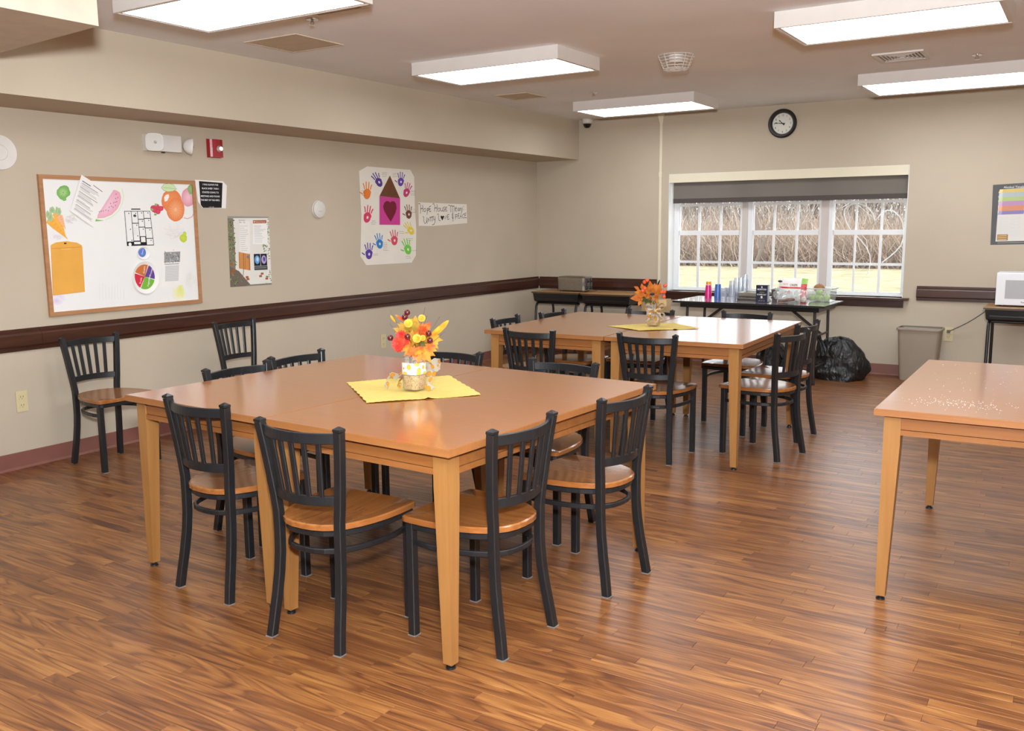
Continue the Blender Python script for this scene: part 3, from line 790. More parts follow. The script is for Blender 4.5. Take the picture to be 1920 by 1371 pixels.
# ------------------------------------------------------------------ things on the left wall
U, V = Vector((0, 1, 0)), Vector((0, 0, 1))
def LWf(x0, y0, s_):
    def f(X, Y):
        p = on_x(x0+X/s_, y0+Y/s_, XL); return (p.y, p.z)
    return f
def place(ch, par):
    ch.parent = par; ch.matrix_parent_inverse = Matrix.Translation(par.location).inverted()
def wall_sheet(name, label, cat, pts, th, m, off, parent_name=None, group=None):
    """a thin sheet on the left wall; pts in wall (y, z)"""
    t = None
    o = sheet(name, pts, th, m, (XL+off, 0, 0), U, V)
    tag(o, label, cat, group); return o
zwb = LWf(0, 300, 4.2833)
# whiteboard
y0, y1, z0, z1 = 3.262, 4.425, 0.916, 1.790
wbd = thing('whiteboard', 'large oak framed whiteboard with painted fruit on the left wall', 'whiteboard', (XL, (y0+y1)/2, (z0+z1)/2))
M_OAK = wood('oak_frame', S(160, 112, 74), S(184, 136, 94), 0.5, 'Y', 1.0)
b = MB(); fw = 0.026
for q in ((y0, y1, z1-fw, z1), (y0, y1, z0, z0+fw), (y0, y0+fw, z0+fw, z1-fw), (y1-fw, y1, z0+fw, z1-fw)): b.box(XL+.001, XL+.020, q[0], q[1], q[2], q[3])
b.bevel(0.002); place(b.build('frame', M_OAK), wbd)
b = MB(); b.box(XL+.001, XL+.010, y0+fw-.004, y1-fw+.004, z0+fw-.004, z1-fw+.004); place(b.build('board', mat('board_white', S(236, 236, 234), 0.3, var=0.012, vscale=4)), wbd)
def drawing(name):
    global p
    if p is not None and p.P:
        o_ = p.build(p.name, None); place(o_, wbd)
        if p.name in ('faint_sketches', 'erased_lettering'): o_['kind'] = 'stuff'
    p = Print((XL+.0101, 0, 0), U, V); p.name = name
p = None; drawing('painted_lime')
def ZP(pts): return [zwb(*q) for q in pts]
C = lin
def blot(cx, cy, rx, ry, c, c2, n=18, jag=0.12, seed=1, rot=0):
    r = random.Random(seed); pts = []
    for i in range(n):
        a = 2*PI*i/n; k = 1+r.uniform(-jag, jag)
        x, y = rx*k*math.cos(a), ry*k*math.sin(a)
        pts.append(zwb(cx+x*math.cos(rot)-y*math.sin(rot), cy+x*math.sin(rot)+y*math.cos(rot)))
    p.fan(zwb(cx, cy), pts, C(c), C(c2))
WHT = (236, 236, 234)
# lime
blot(500, 262, 52, 56, (150, 196, 122), (112, 172, 84), seed=2); blot(500, 262, 36, 38, (196, 222, 164), (128, 184, 96), seed=3)
for k in range(9):
    a = k*0.7; p.line(ZP([(500, 262), (500+30*math.cos(a), 262+32*math.sin(a))]), .0015, C((96, 160, 70)))
blot(510, 318, 16, 12, (140, 190, 110), (120, 180, 96), seed=4)
drawing('painted_watermelon')
# watermelon slice
rim = [(972, 232), (985, 290), (975, 350), (945, 410), (895, 455), (840, 480), (790, 490), (748, 492)]
fl_ = [(905, 240), (930, 245), (955, 262), (966, 300), (960, 345), (935, 395), (890, 440), (830, 465), (772, 470), (778, 440)]
p.poly(ZP([(748, 492), (760, 470), (905, 236), (940, 225), (965, 235)]+rim[1:-1]), C((232, 240, 222)))
p.fan(zwb(850, 380), ZP(fl_), C((238, 200, 212)), C((232, 168, 190)))
p.line(ZP(rim[:-2]), .004, C((206, 226, 190))); p.poly(ZP([(748, 495), (752, 472), (790, 482), (830, 488)]), C((132, 184, 110)))
for X, Y in ((925, 275), (938, 303), (922, 310), (918, 340), (930, 335), (905, 345), (887, 372), (900, 380), (920, 365), (868, 380), (862, 408), (842, 403), (822, 410), (805, 412), (790, 416), (880, 350)): p.ell(*zwb(X, Y), .0025, .004, C((60, 26, 40)), 8)
drawing('painted_carrots')
# carrots
for X0, Y0, X1, Y1, w_, c_ in ((390, 480, 540, 640, 50, (236, 172, 70)), (440, 430, 520, 610, 42, (240, 176, 84)), (470, 450, 520, 560, 34, (236, 180, 140))):
    dx, dy = X1-X0, Y1-Y0; l = math.hypot(dx, dy); nx, ny = -dy/l*w_, dx/l*w_
    p.poly(ZP([(X0+nx*.7, Y0+ny*.7), (X0+dx*.3+nx*.6, Y0+dy*.3+ny*.6), (X1, Y1), (X0+dx*.3-nx*.6, Y0+dy*.3-ny*.6), (X0-nx*.7, Y0-ny*.7), (X0-dx*.08, Y0-dy*.08)]), C(c_))
    for k in range(5): f = 0.12+k*.15; p.line(ZP([(X0+dx*f-nx*.45*(1-f), Y0+dy*f-ny*.45*(1-f)), (X0+dx*f+nx*.1, Y0+dy*f+ny*.1)]), .0014, C((206, 132, 50)))
for X, Y, sd in ((380, 440, 1), (410, 405, 2), (450, 408, 3), (468, 420, 4), (395, 460, 5)): blot(X, Y, 20, 32, (150, 178, 120), (176, 198, 158), 10, .3, sd)
drawing('faint_sketches')
# grey mushroom/cabbage sketch and faint sketches
for cx, cy, rx, ry, sd, c_ in ((560, 475, 55, 45, 6, (206, 198, 194)), (455, 620, 48, 26, 7, (222, 214, 226)), (1385, 575, 100, 70, 8, (226, 216, 204)), (1520, 960, 50, 90, 9, (226, 228, 206))):
    r = random.Random(sd)
    for k in range(7): p.line([zwb(cx+rx*r.uniform(.5, 1)*math.cos(a), cy+ry*r.uniform(.5, 1)*math.sin(a)) for a in [r.uniform(0, 6.2)+.35*j for j in range(6)]], .0014, C(c_))
drawing('painted_orange')
# orange, half cut, with leaf
blot(1370, 330, 82, 92, (238, 150, 96), (226, 128, 74), seed=10, jag=.03); blot(1402, 400, 72, 95, (246, 186, 140), (228, 128, 70), seed=11, jag=.03)
for k in range(16):
    a = 2*PI*k/16; p.line(ZP([(1402+14*math.cos(a), 400+18*math.sin(a)), (1402+62*math.cos(a), 400+82*math.sin(a))]), .0016, C((222, 120, 66)))
p.poly(ZP([(1310, 300), (1325, 280), (1348, 275), (1350, 300), (1335, 330), (1315, 335)]), C((250, 240, 232)))
p.poly(ZP([(1288, 222), (1310, 195), (1350, 188), (1385, 200), (1412, 235), (1380, 252), (1340, 256), (1305, 245)]), C((206, 226, 178)))
p.line(ZP([(1288, 222), (1310, 195), (1350, 188), (1385, 200), (1412, 235), (1380, 252), (1340, 256), (1305, 245), (1288, 222)]), .0022, C((110, 160, 80))); p.line(ZP([(1300, 222), (1345, 226), (1405, 234)]), .0018, C((120, 166, 90)))
drawing('painted_radish')
# pink radish
blot(1505, 300, 55, 78, (240, 196, 206), (222, 150, 168), seed=12, jag=.05); blot(1525, 232, 32, 40, (156, 190, 130), (132, 172, 104), 10, .25, 13)
p.line(ZP([(1545, 380), (1552, 420), (1535, 455), (1500, 472), (1470, 465)]), .006, C((222, 160, 176)))
drawing('painted_raspberries')
# raspberries
for X, Y in ((1222, 385), (1250, 375), (1270, 392), (1240, 405), (1262, 415), (1285, 390), (1230, 400)): blot(X, Y, 22, 22, (216, 84, 104), (196, 60, 84), 10, .1, X)
for X, Y in ((1245, 358), (1212, 400), (1240, 438)): blot(X, Y, 12, 10, (130, 170, 100), (150, 184, 120), 8, .2, X)
drawing('painted_pear')
# pear, pineapple wash, violet wash
blot(1465, 628, 30, 34, (204, 216, 84), (188, 204, 60), 12, .08, 14); blot(1475, 595, 14, 20, (204, 216, 84), (190, 206, 66), 10, .08, 15)
drawing('painted_pineapple')
blot(1430, 1065, 60, 70, (232, 232, 160), (236, 236, 214), 12, .3, 16); blot(1440, 1040, 30, 60, (226, 228, 130), (232, 232, 170), 12, .3, 17)
drawing('painted_grapes')
blot(460, 1105, 70, 36, (222, 204, 240), (234, 232, 236), 12, .3, 18); blot(445, 1130, 50, 40, (214, 198, 226), (234, 230, 236), 12, .3, 19)
drawing('erased_lettering')
# faint erased lettering
r = random.Random(4)
for k in range(9): p.line(ZP([(795+k*24, 1120), (795+k*24+r.uniform(-4, 4), 1010+r.uniform(-30, 30))]), .0012, C((206, 206, 206)))
drawing('end')

def clip_sheet(name, label, cat, zpts, fn, off, m=None, th=.0006):
    return wall_sheet(name, label, cat, [fn(*q) for q in zpts], th, m or M_PAPER, off)
def corner_map(fn, tl, tr, br, bl):
    """(s, t) in the unit square (t up) to wall (y, z), bilinear between measured corners"""
    A, B_, C_, D_ = [Vector(fn(*q)) for q in (bl, br, tr, tl)]
    return lambda s_, t_: tuple(A*(1-s_)*(1-t_)+B_*s_*(1-t_)+C_*s_*t_+D_*(1-s_)*t_)
def sub_print(o, pr, name='print'): 
    ob = pr.build(name, None); ob.parent = o
INK = C((84, 84, 90)); GREY = C((186, 186, 190)); LG = C((204, 204, 206))
# tilted typed sheet clipped over the frame
q = ((638, 120), (822, 235), (735, 540), (548, 410))
o = clip_sheet('typed_sheet', 'typed white sheet pinned askew over the top edge of the whiteboard', 'paper', q, zwb, .0215)
p = Print((XL+.0221, 0, 0), U, V); f = corner_map(zwb, *q)
for k in range(26):
    t_ = .82-k*.029
    if k in (7, 14, 19): continue
    rr = random.Random(k); s1 = .08+rr.random()*.05; s2 = .45+rr.random()*.45
    p.line([f(s1, t_), f(s2, t_)], .003, GREY if k % 4 else INK)
p.line([f(.1, .87), f(.45, .87)], .005, INK); p.line([f(.55, .93), f(.95, .91)], .004, INK)
sub_print(o, p)
# calendar
q = ((980, 378), (1195, 378), (1232, 692), (1005, 698))
o = clip_sheet('calendar_page', 'black ruled calendar page pinned in the middle of the whiteboard', 'calendar', q, zwb, .0105)
p = Print((XL+.0111, 0, 0), U, V); f = corner_map(zwb, *q); K = C((22, 22, 24))
def fr(s0, t0, s1, t1, c): p.poly([f(s0, t0), f(s1, t0), f(s1, t1), f(s0, t1)], c)
fr(.03, .02, .99, .90, K)
for s0, t0, s1, t1 in ((.05, .13, .27, .885), (.29, .60, .50, .885), (.29, .15, .50, .58), (.52, .70, .72, .885), (.52, .50, .72, .68), (.52, .26, .72, .48), (.74, .72, .97, .885), (.74, .48, .97, .70), (.74, .21, .97, .46), (.74, .04, .97, .19), (.54, .11, .70, .24), (.29, .06, .51, .12)): fr(s0, t0, s1, t1, C((236, 236, 234)))
p.ell(*f(.14, .06), .012, .012, C((236, 236, 234)), 14)
for s0, t0 in ((.19, .84), (.44, .84), (.66, .85), (.9, .85), (.2, .44), (.44, .54), (.44, .27), (.66, .64), (.66, .44), (.9, .66), (.9, .42), (.9, .15), (.22, .16)): p.ell(*f(s0, t0), .004, .004, K, 8)
p.ell(*f(.40, .78), .012, .009, C((60, 60, 62)), 10); p.line([f(.3, .945), f(.62, .945)], .008, C((60, 60, 60)))
for k in range(10): p.line([f(.31, .30+k*.02), f(.45, .30+k*.02)], .0012, LG)
sub_print(o, p)
# manila envelope
q = ((398, 690), (405, 680), (440, 662), (525, 652), (610, 665), (645, 685), (650, 700), (672, 1058), (418, 1088))
o = clip_sheet('manila_envelope', 'golden manila envelope fixed to the lower left of the whiteboard', 'envelope', q, zwb, .0105, mat('manila', S(226, 166, 70), 0.6, var=0.04), .004)
p = Print((XL+.0145, 0, 0), U, V)
p.line([zwb(405, 712), zwb(640, 700)], .003, C((200, 138, 52))); p.line([zwb(480, 717), zwb(560, 715)], .003, C((238, 200, 130))); p.poly([zwb(502, 664), zwb(524, 664), zwb(522, 676), zwb(504, 676)], C((60, 40, 26)))
sub_print(o, p, 'flap_marks')
# paper plates with printed food groups
def disc(name, label, cat, cx, cy, ry, rz_, th, m, off):
    y_, z_ = zwb(cx, cy); b = MB()
    b.lathe([(.72, 0), (.78, .10), (1.0, 1.0), (.97, 1.0), (.76, .25), (.001, .22)], 28)
    o = b.build(name, m, None, True); o.location = (XL+off, y_, z_)
    o.rotation_euler = (0, PI/2, 0); o.scale = (rz_, ry, th)
    for v_ in o.data.vertices: v_.co = (v_.co.x*rz_, v_.co.y*ry, v_.co.z*th)
    o.scale = (1, 1, 1)
    return tag(o, label, cat)
def attach(o, pr, name='print'):
    ob = pr.build(name, None); ob.parent = o
    ob.matrix_parent_inverse = (Matrix.Translation(o.location) @ o.rotation_euler.to_matrix().to_4x4()).inverted()
o = disc('paper_plate', 'paper plate with four coloured food groups on the whiteboard', 'plate', 1155, 943, .107, .113, .014, M_PAPER, .0105)
y_, z_ = zwb(1152, 937); p = Print((XL+.0105+.0044, y_, z_), U, V)
def sector(a0, a1, c_, r1=.079, r2=.087):
    p.poly([(0, 0)]+[(r1*math.cos(math.radians(a0+(a1-a0)*k/8)), r2*math.sin(math.radians(a0+(a1-a0)*k/8))) for k in range(9)], C(c_))
p.ell(0, 0, .082, .090, C((240, 240, 240)), 28)
for a0, a1, c_ in ((66, 158, (196, 110, 56)), (-14, 62, (98, 66, 140)), (162, 238, (206, 44, 66)), (242, 342, (120, 178, 60))): sector(a0, a1, c_)
for tx, yy, zz, rt in (('Grains', .0, .020, 1.4), ('Protein', .048, .000, 1.2), ('Fruits', -.034, -.048, 1.3), ('Vegetables', .024, -.072, 1.3)): p.text(tx, yy, zz, .019, C((245, 245, 245)), rt)
attach(o, p)
o = disc('small_plate', 'small round dish with a blue label above the food-group plate', 'plate', 1140, 748, .050, .044, .010, M_PAPER, .0105)
y_, z_ = zwb(1132, 742); p = Print((XL+.0130, y_, z_), U, V); p.ell(0, 0, .030, .033, C((92, 124, 196)), 24); p.text('Dairy', 0.004, -.016, .016, C((240, 240, 245)), 1.35); attach(o, p)
# photocopied page, hung
q = ((1290, 712), (1498, 702), (1482, 1003), (1290, 1012))
o = clip_sheet('photocopied_page', 'photocopied page with a dark picture at the right of the whiteboard', 'paper', q, zwb, .0105)
p = Print((XL+.0111, 0, 0), U, V); f = corner_map(zwb, *q)
p.poly([f(.1, .62), f(.72, .62), f(.72, .9), f(.1, .9)], C((150, 150, 150)))
r = random.Random(9)
for k in range(40): s_, t_ = r.uniform(.12, .7), r.uniform(.63, .89); p.line([f(s_, t_), f(s_+r.uniform(-.05, .05), t_+r.uniform(-.05, .05))], .003, C(r.choice(((60, 60, 60), (100, 100, 100), (214, 214, 214)))))
p.line([f(.12, .575), f(.68, .575)], .004, INK)
for k in range(12): p.line([f(.15, .52-k*.035), f(.68, .52-k*.035)], .007, C((198, 198, 198)))
p.ell(*f(.45, .95), .003, .003, C((200, 50, 40)), 10); sub_print(o, p)
# black quote sheet
q = ((1562, 158), (1788, 182), (1800, 392), (1625, 385), (1590, 330))
z3 = LWf(360, 230, 4.1545)
qq = ((20, 445), (238, 457), (270, 490), (262, 668), (80, 665), (45, 615))
o = clip_sheet('quote_sheet', 'white sheet with a black printed quotation, curling at the corner', 'paper', qq, z3, .002)
p = Print((XL+.0026, 0, 0), U, V)
bq = [(52, 455), (236, 470), (229, 664), (84, 664), (66, 640)]
p.poly([z3(*a) for a in bq], C((16, 16, 18)))
for k, tx in enumerate(('I WAS ALWAYS THE', 'BLACK SHEEP. THEN I', 'STARTED GOING TO', 'MEETINGS AND FOUND', 'THE REST OF THE HERD.')):
    y_, z_ = z3(142, 487+k*30); p.text(tx, y_, z_-.003, .0175, C((240, 240, 240)), 0, 'CENTER', .9, .012)
y_, z_ = z3(150, 660); p.text('on the edge', y_, z_, .010, C((210, 210, 210)), 0, 'CENTER')
sub_print(o, p)
# leafy poster
q = ((274, 728), (596, 733), (620, 1262), (297, 1282))
o = clip_sheet('leafy_poster', 'poster with leaves, a brown board and two blue brain pictures', 'poster', q, z3, .001, mat('poster_paper', S(226, 224, 216), 0.5, var=.02))
p = Print((XL+.0016, 0, 0), U, V); f = corner_map(z3, *q); r = random.Random(13)
p.poly([f(0, 0), f(.13, 0), f(.15, .5), f(.13, 1), f(0, 1)], C((128, 120, 102))); p.poly([f(0, 0), f(.5, 0), f(.22, .22), f(0, .3)], C((112, 100, 88)))
p.poly([f(0, .97), f(1, .98), f(1, 1), f(0, 1)], C((150, 150, 140))); p.poly([f(.35, 0), f(1, 0), f(1, .025), f(.45, .02)], C((128, 124, 112)))
for k in range(170):
    u_ = r.random()
    if u_ < .55: s_, t_ = r.uniform(0, .16), r.uniform(.3, 1)
    elif u_ < .7: s_, t_ = r.uniform(.93, 1), r.uniform(.3, .97)
    elif u_ < .82: s_, t_ = r.gauss(.88, .05), r.gauss(.58, .05)
    elif u_ < .9: s_, t_ = r.gauss(.92, .04), r.gauss(.13, .05)
    else: s_, t_ = r.gauss(.15, .07), r.gauss(.12, .06)
    s_, t_ = min(max(s_, .015), .985), min(max(t_, .02), .985); y_, z_ = f(s_, t_)
    p.ell(y_, z_, .009, .0035, C(r.choice(((96, 120, 62), (120, 142, 80), (74, 96, 52), (150, 168, 110), (88, 78, 66)))), 6, r.uniform(0, 3))
p.poly([f(.25, .46), f(.28, .94), f(.53, .93), f(.50, .48)], C((236, 234, 228))); p.text('Recovery', *f(.26, .935), .016, INK, 0); p.text('Plan  Tips', *f(.27, .905), .015, INK, 0)
for k in range(13): p.line([f(.28, .86-k*.029), f(.28+r.uniform(.1, .2), .862-k*.029)], .003, GREY)
p.poly([f(.58, .60), f(.60, .945), f(.94, .95), f(.95, .60)], C((240, 239, 234))); p.poly([f(.6, .9), f(.6, .945), f(.935, .95), f(.935, .905)], C((168, 92, 50)))
p.text('The Key To Growth', *f(.66, .915), .012, C((245, 240, 232)), 0); p.ell(*f(.635, .923), .006, .006, C((240, 225, 210)), 10)
for k in range(14): p.line([f(.62, .87-k*.019), f(.62+r.uniform(.15, .3), .872-k*.019)], .0028, GREY if k < 9 else LG)
for k in range(6):
    a = .22+k*.045; p.poly([f(a, .26-k*.006), f(a+.043, .255-k*.006), f(a+.048, .49-k*.006), f(a+.005, .495-k*.006)], C(((196, 130, 66), (206, 140, 74), (186, 120, 60))[k % 3]))
p.ell(*f(.44, .42), .012, .012, C((120, 124, 128)), 14); p.line([f(.30, .12), f(.33, .26)], .006, C((150, 110, 70)))
for s_ in (.585, .75):
    p.poly([f(s_, .285), f(s_+.155, .285), f(s_+.155, .46), f(s_, .46)], C((24, 24, 36))); y_, z_ = f(s_+.078, .375); p.ell(y_, z_, .025, .033, C(((110, 160, 214) if s_ < .6 else (176, 160, 206))), 18); p.ell(y_+.003, z_+.004, .012, .018, C(((180, 214, 236) if s_ < .6 else (90, 70, 140))), 12)
p.poly([f(.585, .225), f(.91, .225), f(.91, .28), f(.585, .28)], C((64, 64, 66))); p.line([f(.6, .255), f(.88, .255)], .005, C((150, 150, 150)))
for s_, t_ in ((.05, .33), (.1, .24), (.4, .13), (.42, .10), (.77, .17), (.73, .135), (.88, .095), (.06, .2)): y_, z_ = f(s_, t_); p.rect(y_-.014, z_-.008, y_+.014, z_+.008, C((160, 94, 54)))
sub_print(o, p)
# house poster with handprints
z4 = LWf(640, 290, 6.231)
q = [(205, 192), (300, 138), (805, 178), (850, 262), (858, 640), (875, 880), (868, 1180), (820, 1262), (290, 1292), (222, 1190), (232, 700)]
o = clip_sheet('handprint_poster', 'white poster of a pink house and heart ringed by coloured handprints', 'poster', q, z4, .0012, mat('poster_white', S(226, 220, 208), 0.8, var=.02))
p = Print((XL+.0018, 0, 0), U, V)
def zp(pts): return [z4(*a) for a in pts]
p.poly(zp([(443, 485), (565, 243), (683, 510)]), C((104, 62, 34))); p.poly(zp([(443, 486), (685, 510), (685, 822), (443, 820)]), C((196, 60, 140)))
r = random.Random(2)
for k in range(60):
    t_ = r.uniform(.1, .95); X = 565+(r.uniform(-.9, .9))*t_*118; Y = 250+t_*240; p.ell(*z4(X, Y), .003, .002, C(r.choice(((80, 44, 22), (128, 80, 46)))), 6)
for Y in (420, 440, 460): p.line(zp([(540, Y), (580, Y+2)]), .002, C((60, 34, 20))); p.line(zp([(600, Y+2), (640, Y+4)]), .002, C((60, 34, 20)))
hp_ = [(575, 785), (530, 715), (497, 655), (486, 605), (500, 562), (525, 543), (550, 545), (568, 560), (590, 543), (618, 548), (637, 575), (644, 625), (630, 680), (600, 740)]
p.poly(zp(hp_), C((110, 18, 38)))
def hand(cx, cy, hh, c_, ang=0, flip=1, palm_hole=True, skip=()):
    """painted palm with four finger strokes and a thumb; hh = palm half-height in zoom units"""
    ca, sa = math.cos(ang), math.sin(ang)
    def g(x, y): return z4(cx+(x*flip)*ca-y*sa, cy+(x*flip)*sa+y*ca)
    n = 16; p.poly([g(.74*hh*math.cos(2*PI*i/n)*(1.08 if math.sin(2*PI*i/n) < 0 else .9), hh*math.sin(2*PI*i/n)) for i in range(n)], C(c_))
    if palm_hole: p.poly([g(.05*hh+.20*hh*math.cos(2*PI*i/9), -.02*hh+.30*hh*math.sin(2*PI*i/9)) for i in range(9)], C((222, 212, 204)))
    for k, (x0, x1, l) in enumerate(((-.56, -.86, 1.85), (-.2, -.34, 2.2), (.2, .2, 2.15), (.56, .74, 1.7))):
        if k in skip: continue
        p.line([g(x0*hh, -.95*hh), g((x0+x1)/2*hh, -1.5*hh), g(x1*hh, -l*hh)], .0125*hh/60, C(c_)); p.ell(*g(x1*hh, -l*hh), .0066, .008, C(c_), 8)
    if 4 not in skip: p.line([g(-.85*hh, .1*hh), g(-1.4*hh, -.25*hh)], .011*hh/60, C(c_))
hand(438, 325, 55, (84, 54, 140), -.45, 1, True, (4,)); hand(692, 320, 50, (98, 66, 158), .1); hand(298, 460, 62, (228, 124, 48), .08, 1, False)
hand(758, 445, 52, (190, 56, 110), .28, 1, True, (4,)); hand(300, 735, 62, (206, 58, 96), .2, 1, True, (4,)); hand(785, 700, 50, (110, 62, 40), -.05, 1, True)
hand(810, 890, 50, (222, 196, 60), -.5); hand(445, 1045, 55, (42, 122, 190), -.1, 1); hand(617, 1005, 55, (206, 74, 100), -.02); hand(320, 1165, 58, (86, 60, 150), .02); hand(775, 1110, 58, (112, 196, 70), -.2)
for X, Y, n in ((470, 215, 3), (590, 220, 3), (800, 420, 4), (810, 640, 3), (345, 775, 3), (480, 1030, 6), (670, 900, 2), (365, 1160, 2), (770, 980, 2), (745, 1190, 2), (815, 1120, 1), (230, 420, 4)):
    for k in range(n): p.line(zp([(X+r.uniform(0, 8), Y+k*18), (X+25, Y+k*18+r.uniform(-5, 5)), (X+48+r.uniform(0, 20), Y+k*18)]), .0018, C((70, 60, 66)))
sub_print(o, p)
# hand-lettered strip: HOPE HOUSE MEANS: UNITY LOVE & PEACE
q = [(900, 556), (1100, 566), (1462, 580), (1470, 800), (1300, 815), (1060, 835), (903, 832)]
o = clip_sheet('lettered_strip', 'white paper strip hand lettered about the house, beside the handprint poster', 'sign', q, z4, .001, MATS['poster_white'])
p = Print((XL+.0016, 0, 0), U, V); K = C((14, 14, 16))
ST = [
 [(902, 575), (915, 570), (922, 590), (925, 640), (922, 688)], [(948, 590), (952, 620), (950, 668)], [(924, 635), (938, 628), (951, 632)],
 [(975, 628), (962, 640), (965, 664), (980, 664), (990, 645), (980, 628)],
 [(1002, 625), (1004, 660), (1000, 700)], [(1002, 632), (1018, 628), (1022, 645), (1004, 655)],
 [(1044, 600), (1026, 612), (1024, 640), (1028, 665), (1046, 662)], [(1026, 638), (1040, 634)],
 [(1066, 578), (1080, 572), (1090, 600), (1088, 664)], [(1115, 582), (1118, 620), (1112, 668)], [(1090, 628), (1104, 620), (1116, 626)],
 [(1140, 622), (1126, 640), (1132, 664), (1148, 655), (1150, 632), (1138, 622)], [(1158, 622), (1158, 655), (1170, 662), (1182, 650), (1182, 620)], [(1182, 640), (1186, 662)],
 [(1205, 610), (1192, 618), (1194, 634), (1206, 642), (1204, 658), (1190, 660)], [(1232, 612), (1214, 616), (1212, 640), (1216, 660), (1234, 656)], [(1214, 638), (1228, 634)],
 [(1250, 590), (1275, 600), (1278, 672)], [(1275, 602), (1292, 596), (1300, 610), (1300, 668)], [(1298, 605), (1315, 600), (1322, 615), (1322, 662)],
 [(1345, 610), (1330, 628), (1332, 655), (1346, 660)], [(1332, 636), (1345, 630)], [(1365, 622), (1354, 645), (1362, 660), (1372, 648), (1372, 622), (1376, 660)], [(1382, 625), (1384, 658)], [(1383, 632), (1394, 622), (1398, 640), (1398, 658)], [(1414, 622), (1404, 630), (1412, 642), (1408, 662), (1396, 690)],
 [(1424, 605), (1426, 608)], [(1424, 640), (1426, 643)],
 [(950, 722), (962, 730), (962, 780), (975, 808), (992, 790), (996, 735)], [(996, 770), (1002, 805)],
 [(1010, 740), (1012, 785)], [(1010, 745), (1030, 780), (1032, 730)], [(1044, 735), (1046, 780)], [(1036, 735), (1062, 728)], [(1064, 735), (1066, 778)], [(1056, 728), (1080, 722)],
 [(1076, 735), (1080, 765), (1092, 760)], [(1094, 728), (1094, 780), (1084, 812), (1062, 822)],
 [(1118, 700), (1132, 690), (1134, 730), (1138, 768), (1155, 772)],
 [(1200, 720), (1210, 755), (1222, 715)], [(1256, 700), (1236, 706), (1234, 730), (1238, 756), (1258, 752)], [(1236, 730), (1252, 726)],
 [(1300, 690), (1288, 700), (1298, 716), (1290, 730), (1296, 745), (1308, 738)], [(1302, 672), (1302, 780)],
 [(1330, 700), (1332, 755)], [(1330, 705), (1350, 700), (1352, 720), (1332, 730)], [(1362, 690), (1362, 745), (1378, 742)], [(1362, 718), (1374, 714)], [(1362, 692), (1376, 688)],
 [(1384, 745), (1396, 690), (1406, 745)], [(1388, 722), (1402, 720)], [(1432, 690), (1416, 705), (1416, 735), (1434, 742)], [(1456, 680), (1440, 690), (1440, 735), (1462, 740)], [(1440, 710), (1454, 706)]]
for s_ in ST: p.line(zp(s_), .0062, K)
p.poly(zp([(1178, 770), (1160, 735), (1158, 718), (1168, 712), (1178, 722), (1188, 712), (1197, 720), (1194, 738)]), K)
sub_print(o, p)
# round wall device
t = thing('round_detector', 'round white wall detector between the two posters', 'detector', (XL, 5.662, 1.600))
def lathe_x(prof, n=28, caps=True):
    b = MB(); b.lathe(prof, n, cap0=caps, cap1=caps); b.xf(Matrix.Rotation(PI/2, 4, 'Y')); return b
lathe_x([(.072, .0005), (.074, .006), (.074, .012)]).build('mounting_ring', M_WHITE, t, True)
lathe_x([(.068, .012), (.068, .030), (.058, .036), (.001, .037)]).build('cover', M_WHITE, t, True)
b = MB(); b.box(.0365, .038, -.02, .02, -.018, -.014); b.build('label_line', mat('pale_grey', S(180, 178, 176), .6), t)
# plate at the far left
t = thing('round_wall_plate', 'round white disc on the wall, cut by the left edge of the photo', 'plate', (XL, 3.045, 1.908))
lathe_x([(.085, .0005), (.100, .010), (.100, .014), (.080, .010), (.001, .009)], 36).build('disc', M_WHITE, t, True)
b = lathe_x([(.040, .0101), (.044, .0125), (.048, .0101)], 30, False); b.build('raised_ring', M_WHITE, t, True)
# emergency light
t = thing('emergency_light', 'white twin-head emergency light under the soffit', 'emergency light', (XL, 4.19, 2.035))
b = MB(); b.box(.0005, .065, -.165, .10, -.058, .052); b.bevel(.006, 2); b.build('case', M_WHITE, t)
M_REFL = mat('lamp_reflector', S(216, 214, 206), .15, .6)
def head(y_, z_, rz, ry=0.0):
    b = MB(); n = 20
    rings = []
    for s_, d_ in ((.25, 0.0), (.6, .012), (.85, .03), (1.0, .055), (1.0, .060)):
        ring = []
        for k in range(n):
            a = 2*PI*k/n; q_ = (abs(math.cos(a))**4+abs(math.sin(a))**4)**(-.25); ring.append((d_, .058*s_*q_*math.cos(a), .058*s_*q_*math.sin(a)))
        rings.append(ring)
    b.loft(rings, True, True); h = b.build('lamp_head', M_WHITE, t, True, (.055, y_, z_), (0, ry, rz))
    b = MB(); ring = []
    for k in range(n):
        a = 2*PI*k/n; q_ = (abs(math.cos(a))**4+abs(math.sin(a))**4)**(-.25); ring.append((.0605, .053*q_*math.cos(a), .053*q_*math.sin(a)))
    b.loft([ring, [(x+.003, y, z) for x, y, z in ring]]); b.build('lens', clear('ribbed_lens', (.9, .9, .86, 1), .35, .2), h)
    b = MB(); b.sphere((.066, .004, .0), .010, 10, 6); b.build('bulb', M_REFL, h, True)
head(-.125, .002, -.45, .12); head(.118, -.008, 1.0, .1)
b = MB(); b.box(.02, .035, -.035, -.015, -.066, -.058); b.build('test_button', mat('test_green', S(40, 60, 40), .4), t)
